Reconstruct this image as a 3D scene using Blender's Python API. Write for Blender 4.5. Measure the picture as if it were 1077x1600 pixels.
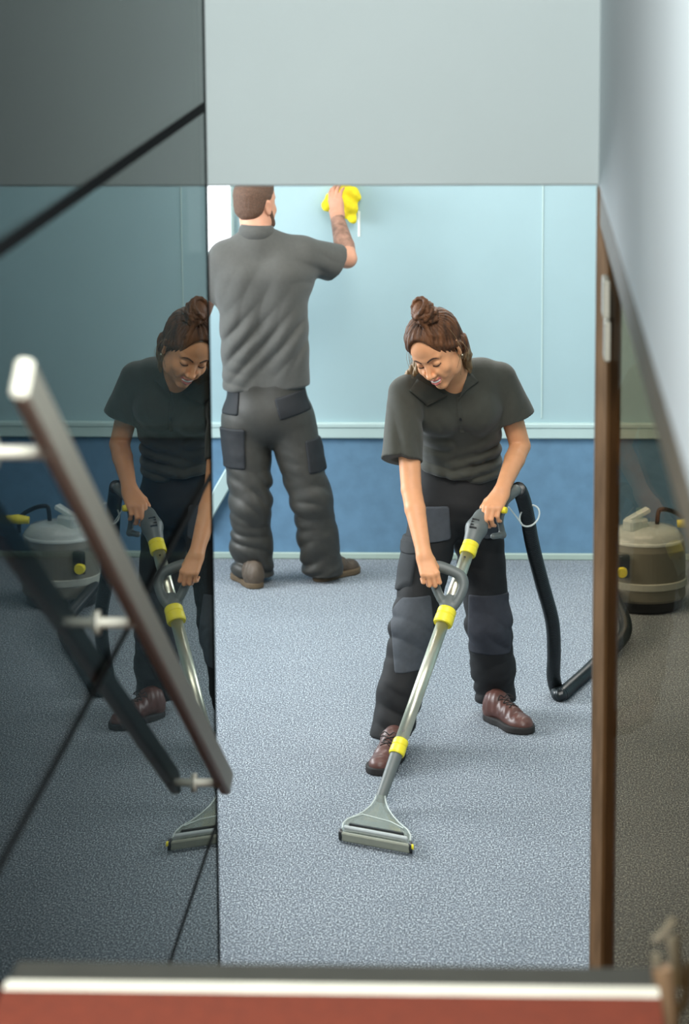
import bpy, math, random
import numpy as np
from mathutils import Vector, Matrix

random.seed(7)
S = bpy.context.scene
for o in list(bpy.data.objects):
    bpy.data.objects.remove(o, do_unlink=True)

# ------------------------------------------------------------------ camera
# a long lens held at eye height on a stair landing, looking down the stairwell
F_PX, CX, CY = 4744.0, 538.5, 800.0
CAMZ = 3.1
def _n(v):
    v = np.asarray(v, float)
    return v / np.linalg.norm(v)
_vy = _n([251.5, -990.0, F_PX])
_vd = np.array([168.5, 22700.0, F_PX]); _vd = _n(_vd - _vy * np.dot(_vd, _vy))
_vz = -_vd
_vx = np.cross(_vy, _vz)
W2C = np.array([_vx, _vy, _vz])            # rows: world axes in camera coordinates (right, down, forward)
def at(px, py, d):
    """world point at room depth d (metres along +Y) whose picture position is px, py"""
    c = np.array([px - CX, py - CY, F_PX])
    w = W2C @ c
    return np.array([0, 0, CAMZ]) + w * (d / w[1])
def floor_at(px, py, z=0.0):
    c = np.array([px - CX, py - CY, F_PX])
    w = W2C @ c
    return np.array([0, 0, CAMZ]) + w * ((z - CAMZ) / w[2])
cam_d = bpy.data.cameras.new('camera')
cam = bpy.data.objects.new('camera', cam_d)
S.collection.objects.link(cam)
right = W2C[:, 0]; down = W2C[:, 1]; fwd = W2C[:, 2]
M = Matrix(((right[0], -down[0], -fwd[0], 0), (right[1], -down[1], -fwd[1], 0), (right[2], -down[2], -fwd[2], CAMZ), (0, 0, 0, 1)))
cam.matrix_world = M
cam_d.sensor_fit = 'VERTICAL'
cam_d.sensor_height = 36.0
cam_d.sensor_width = 24.0
cam_d.lens = F_PX / 1600 * 36
cam_d.clip_end = 60
cam_d.dof.use_dof = True
cam_d.dof.focus_distance = 10.9
cam_d.dof.aperture_fstop = 4.2
S.camera = cam

# ------------------------------------------------------------------ world, light, exposure
wd = bpy.data.worlds.new('world'); S.world = wd
wd.use_nodes = True
wd.node_tree.nodes['Background'].inputs[0].default_value = (0.75, 0.88, 1.0, 1)
wd.node_tree.nodes['Background'].inputs[1].default_value = 0.25
def area(name, loc, target, sx, sy, power, col):
    l = bpy.data.lights.new(name, 'AREA'); l.shape = 'RECTANGLE'; l.size = sx; l.size_y = sy
    l.energy = power; l.color = col
    o = bpy.data.objects.new(name, l); S.collection.objects.link(o)
    o.location = loc
    o.rotation_euler = (Vector(target) - Vector(loc)).to_track_quat('-Z', 'Y').to_euler()
    return o
area('daylight_from_left_window', (-3.3, 11.9, 1.75), (0.6, 11.9, 0.9), 2.6, 1.4, 205, (0.93, 0.97, 1.0))
area('room_ceiling_lamp_back', (0.1, 12.2, 2.66), (0.1, 12.2, 0), 1.8, 0.9, 66, (1.0, 0.98, 0.92))
area('room_ceiling_lamp_front', (-0.2, 9.0, 2.66), (-0.2, 9.3, 0), 1.8, 0.9, 56, (1.0, 0.98, 0.92))
area('stairwell_lamp', (-0.34, 2.1, 4.5), (0.05, 5.0, 2.4), 0.6, 1.6, 300, (0.98, 1.0, 0.98))
S.view_settings.view_transform = 'Standard'
S.view_settings.look = 'None'
S.view_settings.gamma = 1
S.view_settings.use_curve_mapping = False
S.view_settings.exposure = 0.0

# ------------------------------------------------------------------ materials
def srgb(r, g, b):
    f = lambda c: (c / 255 / 12.92) if c / 255 <= 0.04045 else ((c / 255 + 0.055) / 1.055) ** 2.4
    return (f(r), f(g), f(b), 1)
def base_mat(name):
    m = bpy.data.materials.new(name); m.use_nodes = True
    return m, m.node_tree, m.node_tree.nodes['Principled BSDF']
def mat(name, col, rough=0.6, metal=0.0, var=0.08, scale=30, bump=0.0, bscale=None, spec=0.5, stretch=(1, 1, 1), coat=0.0, sss=0.0, sheen=0.0):
    """principled material with a procedural tone variation and a procedural bump"""
    m, t, b = base_mat(name)
    N = t.nodes.new; L = t.links.new
    tc = N('ShaderNodeTexCoord'); mp = N('ShaderNodeMapping'); mp.inputs['Scale'].default_value = stretch
    L(tc.outputs['Object'], mp.inputs[0])
    nz = N('ShaderNodeTexNoise'); nz.inputs['Scale'].default_value = scale; nz.inputs['Detail'].default_value = 4
    L(mp.outputs[0], nz.inputs['Vector'])
    rp = N('ShaderNodeValToRGB')
    c = col[:3]
    rp.color_ramp.elements[0].position = 0.3; rp.color_ramp.elements[1].position = 0.7
    rp.color_ramp.elements[0].color = tuple(max(0, x * (1 - var)) for x in c) + (1,)
    rp.color_ramp.elements[1].color = tuple(min(1, x * (1 + var)) for x in c) + (1,)
    L(nz.outputs['Fac'], rp.inputs[0]); L(rp.outputs[0], b.inputs['Base Color'])
    b.inputs['Roughness'].default_value = rough; b.inputs['Metallic'].default_value = metal
    b.inputs['Specular IOR Level'].default_value = spec
    b.inputs['Coat Weight'].default_value = coat
    if sss:
        b.inputs['Subsurface Weight'].default_value = sss
        b.inputs['Subsurface Radius'].default_value = (0.012, 0.005, 0.003)
        b.inputs['Subsurface Scale'].default_value = 1.0
    if sheen: b.inputs['Sheen Weight'].default_value = sheen
    if bump:
        n2 = N('ShaderNodeTexNoise'); n2.inputs['Scale'].default_value = bscale or scale * 4; n2.inputs['Detail'].default_value = 5
        L(mp.outputs[0], n2.inputs['Vector'])
        bp = N('ShaderNodeBump'); bp.inputs['Strength'].default_value = bump; bp.inputs['Distance'].default_value = 0.002
        L(n2.outputs['Fac'], bp.inputs['Height']); L(bp.outputs[0], b.inputs['Normal'])
    return m
def carpet_mat(name, dark, mid, light, scale):
    m, t, b = base_mat(name)
    N = t.nodes.new; L = t.links.new
    tc = N('ShaderNodeTexCoord')
    n1 = N('ShaderNodeTexNoise'); n1.inputs['Scale'].default_value = scale; n1.inputs['Detail'].default_value = 2.5; n1.inputs['Roughness'].default_value = 0.7
    mp = N('ShaderNodeMapping'); mp.inputs['Scale'].default_value = (1, 0.45, 1)
    L(tc.outputs['Object'], mp.inputs[0]); L(mp.outputs[0], n1.inputs['Vector'])
    n2 = N('ShaderNodeTexNoise'); n2.inputs['Scale'].default_value = 3.0; n2.inputs['Detail'].default_value = 3
    L(tc.outputs['Object'], n2.inputs['Vector'])
    rp = N('ShaderNodeValToRGB')
    e = rp.color_ramp.elements
    e[0].position = 0.36; e[0].color = dark
    e[1].position = 0.66; e[1].color = light
    k = e.new(0.5); k.color = mid
    L(n1.outputs['Fac'], rp.inputs[0])
    mx = N('ShaderNodeMix'); mx.data_type = 'RGBA'; mx.blend_type = 'MULTIPLY'; mx.inputs[0].default_value = 0.35
    r2 = N('ShaderNodeValToRGB'); r2.color_ramp.elements[0].position = 0.35; r2.color_ramp.elements[1].position = 0.65
    r2.color_ramp.elements[0].color = (0.7, 0.72, 0.74, 1); r2.color_ramp.elements[1].color = (1, 1, 1, 1)
    L(n2.outputs['Fac'], r2.inputs[0]); L(rp.outputs[0], mx.inputs[6]); L(r2.outputs[0], mx.inputs[7])
    L(mx.outputs[2], b.inputs['Base Color'])
    b.inputs['Roughness'].default_value = 0.95; b.inputs['Specular IOR Level'].default_value = 0.15
    b.inputs['Sheen Weight'].default_value = 0.3
    bp = N('ShaderNodeBump'); bp.inputs['Strength'].default_value = 0.5; bp.inputs['Distance'].default_value = 0.003
    L(n1.outputs['Fac'], bp.inputs['Height']); L(bp.outputs[0], b.inputs['Normal'])
    return m
def glass_mat(name, tint, power, amount, gcol=(1, 1, 1, 1), rough=0.0):
    """tinted sheet glass: coloured transmission plus a reflection that grows towards grazing angles"""
    m = bpy.data.materials.new(name); m.use_nodes = True
    t = m.node_tree; t.nodes.clear()
    N = t.nodes.new; L = t.links.new
    out = N('ShaderNodeOutputMaterial'); mx = N('ShaderNodeMixShader')
    tr = N('ShaderNodeBsdfTransparent'); tr.inputs[0].default_value = tint
    gl = N('ShaderNodeBsdfGlossy'); gl.inputs['Roughness'].default_value = rough; gl.inputs[0].default_value = gcol
    lw = N('ShaderNodeLayerWeight'); lw.inputs[0].default_value = 0.5
    pw = N('ShaderNodeMath'); pw.operation = 'POWER'; pw.inputs[1].default_value = power
    ml = N('ShaderNodeMath'); ml.operation = 'MULTIPLY'; ml.inputs[1].default_value = amount
    ad = N('ShaderNodeMath'); ad.operation = 'ADD'; ad.inputs[1].default_value = 0.012
    L(lw.outputs['Facing'], pw.inputs[0]); L(pw.outputs[0], ml.inputs[0]); L(ml.outputs[0], ad.inputs[0])
    L(ad.outputs[0], mx.inputs[0]); L(tr.outputs[0], mx.inputs[1]); L(gl.outputs[0], mx.inputs[2]); L(mx.outputs[0], out.inputs[0])
    return m
def emis(name, col, s):
    m = bpy.data.materials.new(name); m.use_nodes = True
    t = m.node_tree; t.nodes.clear()
    out = t.nodes.new('ShaderNodeOutputMaterial'); e = t.nodes.new('ShaderNodeEmission')
    e.inputs[0].default_value = col; e.inputs[1].default_value = s
    t.links.new(e.outputs[0], out.inputs[0])
    return m

MT = {}
MT['carpet'] = carpet_mat('blue grey flecked carpet', srgb(22, 28, 40), srgb(86, 98, 111), srgb(202, 211, 216), 190)
MT['stair_carpet'] = mat('red brown stair carpet', srgb(100, 38, 16), 0.9, var=0.15, scale=60, bump=0.4)
MT['aqua'] = mat('pale aqua wall paint', srgb(162, 189, 195), 0.6, var=0.02, scale=4, bump=0.05, bscale=200)
MT['dado'] = mat('blue textured lower wall', srgb(98, 134, 162), 0.85, var=0.10, scale=14, bump=0.4, bscale=300)
MT['rail'] = mat('pale green white trim paint', srgb(184, 206, 204), 0.45, var=0.02, scale=6)
MT['base'] = mat('pale grey green skirting', srgb(168, 186, 176), 0.5, var=0.03, scale=6)
MT['white'] = mat('grey white bulkhead paint', srgb(176, 188, 188), 0.6, var=0.015, scale=3)
MT['bluewhite'] = mat('cool white wall paint', srgb(218, 230, 234), 0.6, var=0.02, scale=3)
MT['ceiling'] = mat('white ceiling paint', srgb(228, 230, 226), 0.8, var=0.02, scale=5)
MT['smoked'] = glass_mat('smoked dark glass', (0.17, 0.19, 0.19, 1), 12.0, 1.2, (0.95, 1.0, 0.98, 1))
MT['bronze'] = glass_mat('bronze tinted glass', (0.62, 0.555, 0.46, 1), 5.0, 0.03, (1.0, 0.96, 0.9, 1))
MT['joint'] = mat('black glazing joint', srgb(10, 13, 15), 0.9, var=0.1, spec=0.1)
MT['wood'] = mat('dark brown stained wood', srgb(128, 102, 76), 0.5, var=0.25, scale=18, stretch=(4, 4, 0.4))
MT['nosing_white'] = mat('worn white stair nosing', srgb(215, 212, 196), 0.5, var=0.08, scale=12)
MT['nosing_dark'] = mat('dark rubber nosing edge', srgb(50, 50, 44), 0.7, var=0.1)
MT['steel'] = mat('brushed steel', srgb(184, 182, 168), 0.5, 0.0, var=0.05, scale=40, stretch=(1, 1, 8))
MT['skinF'] = mat('warm skin', srgb(224, 160, 116), 0.48, var=0.05, scale=25, bump=0.08, bscale=300, sss=0.08, spec=0.4)
MT['skinM'] = mat('pinkish skin', srgb(206, 150, 122), 0.55, var=0.06, scale=25, bump=0.08, bscale=300, sss=0.08)
MT['tattoo'] = mat('tattooed forearm skin', srgb(150, 112, 94), 0.55, var=0.38, scale=38)
MT['lips'] = mat('rose lips', srgb(196, 112, 104), 0.4, var=0.05, spec=0.5)
MT['teeth'] = mat('white teeth', srgb(240, 236, 226), 0.25, var=0.01)
MT['brow'] = mat('dark brown brow hair', srgb(62, 38, 26), 0.8, var=0.2, scale=200)
MT['hairF'] = mat('chestnut brown hair', srgb(94, 60, 37), 0.55, var=0.65, scale=30, stretch=(1.6, 1.6, 0.25), bump=0.8, bscale=220, spec=0.3)
MT['hairB'] = mat('ash blond hair ends', srgb(140, 112, 76), 0.5, var=0.3, scale=40, stretch=(1, 1, 0.2), bump=0.5, bscale=200)
MT['hairM'] = mat('short brown hair', srgb(92, 66, 50), 0.7, var=0.3, scale=160, bump=0.8, bscale=420)
MT['poloF'] = mat('dark olive grey polo cotton', srgb(61, 61, 53), 0.85, var=0.06, scale=60, bump=0.35, bscale=900, sheen=0.15)
MT['poloM'] = mat('mid grey polo cotton', srgb(74, 73, 69), 0.85, var=0.06, scale=60, bump=0.35, bscale=900, sheen=0.15)
MT['black'] = mat('black work trouser cloth', srgb(15, 15, 17), 0.75, var=0.1, scale=50, bump=0.3, bscale=600)
MT['greyp'] = mat('grey reinforcement cloth', srgb(67, 71, 77), 0.8, var=0.1, scale=50, bump=0.3, bscale=600)
MT['greydark'] = mat('dark grey reinforcement cloth', srgb(46, 48, 56), 0.8, var=0.1, scale=50, bump=0.3, bscale=600)
MT['darkp'] = mat('charcoal pocket cloth', srgb(36, 39, 42), 0.8, var=0.1, scale=50, bump=0.3, bscale=600)
MT['trouM'] = mat('dark olive work trouser cloth', srgb(50, 48, 43), 0.5, var=0.1, scale=50, bump=0.3, bscale=600)
MT['navy'] = mat('black blue pocket cloth', srgb(17, 19, 23), 0.7, var=0.1, scale=50)
MT['leather'] = mat('maroon brown boot leather', srgb(90, 58, 51), 0.4, var=0.15, scale=30, bump=0.2, bscale=200)
MT['leatherM'] = mat('dark brown boot leather', srgb(78, 66, 54), 0.6, var=0.15, scale=30, bump=0.2, bscale=200)
MT['sole'] = mat('dark rubber sole', srgb(34, 31, 30), 0.8, var=0.1)
MT['soleM'] = mat('brown rubber sole', srgb(92, 76, 56), 0.8, var=0.1)
MT['lace'] = mat('dark lace cord', srgb(40, 34, 32), 0.8, var=0.1, scale=200)
MT['yellow'] = mat('yellow plastic', srgb(240, 222, 50), 0.4, var=0.03, scale=20)
MT['cloth_y'] = mat('yellow microfibre cloth', srgb(246, 222, 40), 0.9, var=0.1, scale=40, bump=0.5, bscale=500)
MT['greyplastic'] = mat('grey plastic', srgb(98, 104, 102), 0.45, var=0.04, scale=30)
MT['lightplastic'] = mat('light grey plastic', srgb(170, 176, 176), 0.4, var=0.04, scale=30)
MT['blackplastic'] = mat('black plastic', srgb(22, 24, 25), 0.35, var=0.05, scale=30)
MT['hose'] = mat('black ribbed hose rubber', srgb(20, 26, 28), 0.3, var=0.1, scale=30)
MT['tube'] = mat('polished steel tube', srgb(214, 212, 192), 0.34, 0.9, var=0.03, scale=30)
MT['machine'] = mat('grey machine shell', srgb(118, 116, 104), 0.5, var=0.05, scale=12)
MT['machine_band'] = mat('pale grey machine band', srgb(176, 178, 168), 0.5, var=0.04)
def clear_mat(name, tint, base, fac):
    m, t, b = base_mat(name)
    N = t.nodes.new; L = t.links.new
    b.inputs['Base Color'].default_value = base; b.inputs['Roughness'].default_value = 0.12
    tr = N('ShaderNodeBsdfTransparent'); tr.inputs[0].default_value = tint
    mx = N('ShaderNodeMixShader'); nz = N('ShaderNodeTexNoise'); nz.inputs['Scale'].default_value = 14
    ml = N('ShaderNodeMath'); ml.operation = 'MULTIPLY_ADD'; ml.inputs[1].default_value = 0.2; ml.inputs[2].default_value = fac - 0.1
    L(nz.outputs['Fac'], ml.inputs[0]); L(ml.outputs[0], mx.inputs[0])
    L(tr.outputs[0], mx.inputs[1]); L(b.outputs[0], mx.inputs[2])
    L(mx.outputs[0], t.nodes['Material Output'].inputs[0])
    return m
MT['clear'] = clear_mat('clear moulded plastic', (0.93, 0.97, 0.96, 1), srgb(232, 238, 234), 0.55)
MT['footplastic'] = mat('olive grey plastic', srgb(138, 140, 126), 0.4, var=0.05)
MT['bracket'] = mat('dull olive metal', srgb(112, 104, 86), 0.6, var=0.2, scale=30)
MT['clear_grey'] = clear_mat('smoky clear nozzle plastic', (0.8, 0.84, 0.82, 1), srgb(150, 156, 148), 0.5)

# ------------------------------------------------------------------ mesh helpers
def link(o, parent=None):
    S.collection.objects.link(o)
    if parent is not None: o.parent = parent
    return o
def mesh_obj(name, V, Fc, mats, parent=None, loc=(0, 0, 0), smooth=True, mi=None):
    """mesh from world-space vertices; loc is where the object's origin stands in the world"""
    V = np.asarray(V, float)
    off = np.array(loc, float)
    if parent is not None: off = np.array(parent.get('_w', (0, 0, 0)), float)
    me = bpy.data.meshes.new(name)
    me.from_pydata([tuple(v) for v in (V - off)], [], [tuple(int(i) for i in f) for f in Fc]) if not isinstance(Fc, np.ndarray) else _fast(me, V - off, Fc)
    for m in (mats if isinstance(mats, (list, tuple)) else [mats]): me.materials.append(m)
    if smooth: me.polygons.foreach_set('use_smooth', [True] * len(me.polygons))
    if mi is not None: me.polygons.foreach_set('material_index', np.asarray(mi, np.int32))
    me.update()
    o = bpy.data.objects.new(name, me)
    if parent is None: o.location = off; o['_w'] = tuple(off)
    else: o['_w'] = tuple(off)
    return link(o, parent)
def _fast(me, V, Q):
    n = len(Q); k = Q.shape[1]
    me.vertices.add(len(V)); me.vertices.foreach_set('co', V.astype(np.float32).ravel())
    me.loops.add(n * k); me.loops.foreach_set('vertex_index', Q.astype(np.int32).ravel())
    me.polygons.add(n); me.polygons.foreach_set('loop_start', np.arange(0, n * k, k, dtype=np.int32))
    me.polygons.foreach_set('loop_total', np.full(n, k, np.int32))
    me.update(calc_edges=True)
def tag(o, label=None, cat=None, group=None, kind=None):
    if label: o['label'] = label
    if cat: o['category'] = cat
    if group: o['group'] = group
    if kind: o['kind'] = kind
    return o
def empty(name, loc):
    o = bpy.data.objects.new(name, None); o.location = loc; o['_w'] = tuple(float(x) for x in loc)
    o.empty_display_size = 0.1
    return link(o)
class MB:
    def __init__(s): s.V = []; s.F = []
    def add(s, V, Fc):
        n = len(s.V); s.V += [tuple(v) for v in V]; s.F += [tuple(i + n for i in f) for f in Fc]
        return s
    def box(s, a, b, bev=0.0, R=None, c=None):
        a = np.minimum(a, b) * 1.0; b = np.maximum(a, np.array(b, float))
        return s.obox((a + b) / 2, np.eye(3), (b - a) / 2, bev)
    def obox(s, c, A, h, bev=0.0):
        """box with chamfered edges; A rows are its axes"""
        c = np.array(c, float); A = np.array(A, float); h = np.array(h, float)
        bev = min(bev, 0.45 * min(h))
        if bev <= 0:
            V = [c + A.T @ (h * np.array(q)) for q in [(x, y, z) for x in (-1, 1) for y in (-1, 1) for z in (-1, 1)]]
            return s.add(V, [(0, 1, 3, 2), (4, 6, 7, 5), (0, 4, 5, 1), (2, 3, 7, 6), (0, 2, 6, 4), (1, 5, 7, 3)])
        V = []; idx = {}
        for x in (-1, 1):
            for y in (-1, 1):
                for z in (-1, 1):
                    sg = np.array([x, y, z])
                    for ax in range(3):
                        p = sg * (h - bev); p[ax] = sg[ax] * h[ax]
                        idx[(x, y, z, ax)] = len(V); V.append(c + A.T @ p)
        Fc = []
        for ax in range(3):
            o1, o2 = [(1, 2), (2, 0), (0, 1)][ax]
            for sgn in (-1, 1):
                f = []
                for (u, v) in [(-1, -1), (1, -1), (1, 1), (-1, 1)]:
                    q = [0, 0, 0]; q[ax] = sgn; q[o1] = u; q[o2] = v
                    f.append(idx[tuple(q) + (ax,)])
                Fc.append(tuple(f) if sgn > 0 else tuple(f[::-1]))
            for u in (-1, 1):
                for v in (-1, 1):
                    q0 = [0, 0, 0]; q0[o1] = u; q0[o2] = v; q1 = list(q0); q0[ax] = -1; q1[ax] = 1
                    Fc.append((idx[tuple(q0) + (o1,)], idx[tuple(q1) + (o1,)], idx[tuple(q1) + (o2,)], idx[tuple(q0) + (o2,)]))
        for x in (-1, 1):
            for y in (-1, 1):
                for z in (-1, 1):
                    Fc.append(tuple(idx[(x, y, z, ax)] for ax in range(3)))
        return s.add(V, Fc)
    def rings(s, rings, cap=True, closed=False):
        n = len(rings[0]); V = [p for r in rings for p in r]; Fc = []
        m = len(rings)
        for i in range(m if closed else m - 1):
            a = i * n; b = ((i + 1) % m) * n
            for j in range(n):
                k = (j + 1) % n
                Fc.append((a + j, a + k, b + k, b + j))
        if cap and not closed:
            Fc.append(tuple(range(n))[::-1]); Fc.append(tuple(range((m - 1) * n, m * n)))
        return s.add(V, Fc)
    def tube(s, pts, r, seg=14, cap=True, closed=False, flat=None):
        pts = [np.array(p, float) for p in pts]; m = len(pts)
        if np.isscalar(r): r = [r] * m
        up = np.array([0.13, 0.2, 0.97]); R = []
        for i in range(m):
            if closed: t = pts[(i + 1) % m] - pts[i - 1]
            else: t = pts[min(i + 1, m - 1)] - pts[max(i - 1, 0)]
            t = _n(t)
            u = up - t * np.dot(up, t)
            if np.linalg.norm(u) < 1e-3: u = np.array([1.0, 0, 0]) - t * t[0]
            u = _n(u); up = u; v = np.cross(t, u)
            R.append([pts[i] + r[i] * (math.cos(q) * u + math.sin(q) * v) for q in [2 * math.pi * k / seg for k in range(seg)]])
        return s.rings(R, cap, closed)
    def lathe(s, c, prof, seg=40, A=np.eye(3), cap=True):
        c = np.array(c, float); A = np.array(A, float)
        R = [[c + A.T @ np.array([r * math.cos(q), r * math.sin(q), z]) for q in [2 * math.pi * k / seg for k in range(seg)]] for r, z in prof]
        return s.rings(R, cap)
    def build(s, name, m, parent=None, loc=(0, 0, 0), smooth=False, auto=None):
        o = mesh_obj(name, s.V, s.F, m, parent, loc, smooth)
        return o
def smoothpath(P, n=10):
    """Catmull-Rom through P"""
    P = [np.array(p, float) for p in P]; Q = [2 * P[0] - P[1]] + P + [2 * P[-1] - P[-2]]; out = []
    for i in range(1, len(Q) - 2):
        for k in range(n):
            t = k / n
            out.append(0.5 * ((2 * Q[i]) + (-Q[i - 1] + Q[i + 1]) * t + (2 * Q[i - 1] - 5 * Q[i] + 4 * Q[i + 1] - Q[i + 2]) * t * t + (-Q[i - 1] + 3 * Q[i] - 3 * Q[i + 1] + Q[i + 2]) * t ** 3))
    out.append(P[-1])
    return out
def frame(y, zhint):
    """rows x, y, z with y along the first vector"""
    y = _n(y); z = np.array(zhint, float); z = _n(z - y * np.dot(z, y)); x = np.cross(y, z)
    return np.array([x, y, z])

# ------------------------------------------------------------------ implicit surfaces
def length(a): return np.sqrt(np.einsum('ij,ij->i', a, a))
def cap(a, b, r1, r2=None, flat=None):
    a = np.array(a, float); b = np.array(b, float); r2 = r1 if r2 is None else r2
    if flat is not None:
        ax = _n(flat[0]); s = flat[1]
        T = np.eye(3) + (1 / s - 1) * np.outer(ax, ax)
        a_, b_ = T @ a, T @ b
    def f(p):
        if flat is not None: p = p @ T.T; A_, B_ = a_, b_
        else: A_, B_ = a, b
        ab = B_ - A_; t = np.clip(((p - A_) @ ab) / max(1e-12, ab @ ab), 0, 1)
        d = length(p - A_ - t[:, None] * ab) - (r1 + (r2 - r1) * t)
        if flat is not None: d = d * min(1, flat[1])
        return d
    return f
def ell(c, r, A=None):
    c = np.array(c, float); r = np.array(r, float); A = np.eye(3) if A is None else np.array(A, float)
    def f(p):
        q = (p - c) @ A.T
        k0 = length(q / r); k1 = length(q / (r * r))
        return k0 * (k0 - 1) / np.maximum(k1, 1e-9)
    return f
def boxf(c, A, h, rad=0.0):
    c = np.array(c, float); A = np.array(A, float); h = np.array(h, float) - rad
    def f(p):
        q = np.abs((p - c) @ A.T) - h
        return length(np.maximum(q, 0)) + np.minimum(q.max(1), 0) - rad
    return f
def plane(c, n):
    c = np.array(c, float); n = _n(n)
    return lambda p: (p - c) @ n            # negative behind the normal
def smin(a, b, k):
    if k <= 0: return np.minimum(a, b)
    h = np.maximum(k - np.abs(a - b), 0) / k
    return np.minimum(a, b) - h * h * k * 0.25
def U(prims):
    """smooth union of (function, k)"""
    def f(p):
        d = prims[0][0](p)
        for g, k in prims[1:]: d = smin(d, g(p), k)
        return d
    return f
def SUB(a, b, k=0.0):
    return lambda p: -smin(-a(p), b(p), k)
def INT(a, b, k=0.0):
    return lambda p: -smin(-a(p), -b(p), k)
def OFF(a, r): return lambda p: a(p) - r
def wob(p, F, seed=0):
    r = np.random.RandomState(seed); o = 0
    for i in range(4):
        a = r.randn(3) * F; b = r.randn(3) * F * 0.7
        o = o + np.sin(p @ a + 1.6 * np.sin(p @ b + r.rand() * 6) + r.rand() * 6)
    return o / 4
def crease(p, c, rad, direction, freq, amp, warp=1.2, seed=0):
    """a patch of parallel folds: ridges across `direction`, fading away from c"""
    r = np.random.RandomState(seed); u = _n(direction)
    w = np.exp(-((p - np.array(c)) ** 2).sum(1) / (rad * rad))
    ph = (p @ u) * freq + warp * np.sin(p @ (r.randn(3) * 9) + r.rand() * 6)
    w = w * (0.55 + 0.75 * np.sin(p @ (r.randn(3) * 12) + r.rand() * 6) * np.sin(p @ (r.randn(3) * 7)))
    return amp * w * (1 - 2 * np.sqrt(np.sin(ph * 0.5) ** 2 + 0.01))
def DISP(a, g): return lambda p: a(p) + g(p)

def polygonise(fn, lo, hi, h, levels=4, pad=0.008):
    lo = np.array(lo, float) - 0.01; hi = np.array(hi, float) + 0.01
    s0 = h * 2 ** levels
    n = np.ceil((hi - lo) / s0).astype(int)
    g = np.stack(np.meshgrid(*[np.arange(k) for k in n], indexing='ij'), -1).reshape(-1, 3)
    s = s0
    def ev(p):
        out = np.empty(len(p)); B = 120000
        for i in range(0, len(p), B): out[i:i + B] = fn(p[i:i + B])
        return out
    for L in range(levels + 1):
        c = lo + (g + 0.5) * s
        g = g[np.abs(ev(c)) < s * 0.87 * 1.5 + (pad if L < levels else 0.0015)]
        if L < levels:
            q = np.array([(x, y, z) for x in (0, 1) for y in (0, 1) for z in (0, 1)])
            g = (g[:, None, :] * 2 + q[None]).reshape(-1, 3); s /= 2
    BIG = 1 << 19
    def key(a): return (a[:, 0].astype(np.int64) + 1) * BIG * BIG + (a[:, 1].astype(np.int64) + 1) * BIG + a[:, 2] + 1
    ck = key(g); order = np.argsort(ck); g = g[order]; ck = ck[order]
    off = np.array([(x, y, z) for x in (0, 1) for y in (0, 1) for z in (0, 1)])
    allc = (g[:, None, :] + off[None]).reshape(-1, 3)
    kk = key(allc); uk, ui, inv = np.unique(kk, return_index=True, return_inverse=True)
    uc = allc[ui]; val = ev(lo + uc * s); inv = inv.reshape(-1, 8)
    cv = val[inv]
    act = (cv.min(1) < 0) & (cv.max(1) >= 0)
    g = g[act]; ck = ck[act]; cv = cv[act]
    edges = [(a, b) for a in range(8) for b in range(a + 1, 8) if bin(a ^ b).count('1') == 1]
    P = np.zeros((len(g), 3)); cnt = np.zeros(len(g))
    for a, b in edges:
        va, vb = cv[:, a], cv[:, b]; m = (va < 0) != (vb < 0)
        t = np.where(m, va / np.where(m, va - vb, 1), 0)
        P += m[:, None] * (off[a] + t[:, None] * (off[b] - off[a])); cnt += m
    V = lo + (g + P / cnt[:, None]) * s
    Q = []
    for ax in range(3):
        o1, o2 = [(1, 2), (2, 0), (0, 1)][ax]
        e = np.zeros(3, int); e[ax] = 1
        ib = int(e[0] * 4 + e[1] * 2 + e[2])
        va, vb = cv[:, 0], cv[:, ib]; m = (va < 0) != (vb < 0)
        gi = g[m]; flip = va[m] >= 0
        ids = []
        ok = np.ones(len(gi), bool)
        for (d1, d2) in [(0, 0), (-1, 0), (-1, -1), (0, -1)]:
            c = gi.copy(); c[:, o1] += d1; c[:, o2] += d2
            kx = key(c); pos = np.clip(np.searchsorted(ck, kx), 0, len(ck) - 1)
            ok &= ck[pos] == kx; ids.append(pos)
        q = np.stack(ids, 1)[ok]; fl = flip[ok]
        q[fl] = q[fl][:, ::-1]
        Q.append(q)
    Q = np.concatenate(Q)
    return V, Q
def sdf_obj(name, fn, lo, hi, h, mats, parent=None, loc=(0, 0, 0), region=None, levels=4):
    V, Q = polygonise(fn, lo, hi, h, levels)
    mi = region(V[Q].mean(1)) if region else None
    return mesh_obj(name, V, Q, mats, parent, loc, True, mi)

# ------------------------------------------------------------------ the setting
D_EDGE, D_BACK = 7.2, 13.8
XL, XR = -0.708, 0.2225
def st(name, mb, m, parent=None):
    o = mb.build(name, m, parent)
    if parent is None: tag(o, kind='structure')
    return o
st('floor', MB().box((-3.5, 4.0, -0.1), (3.0, D_BACK, 0.0)), MT['carpet'])
RZ = 0.646; RB = 0.571
wb = st('wall_back', MB().box((-3.5, D_BACK, 0.0), (3.0, D_BACK + 0.12, RB)), MT['dado'])
st('upper_wall', MB().box((-3.5, D_BACK, RB), (3.0, D_BACK + 0.12, 2.75)), MT['aqua'], wb)
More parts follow.
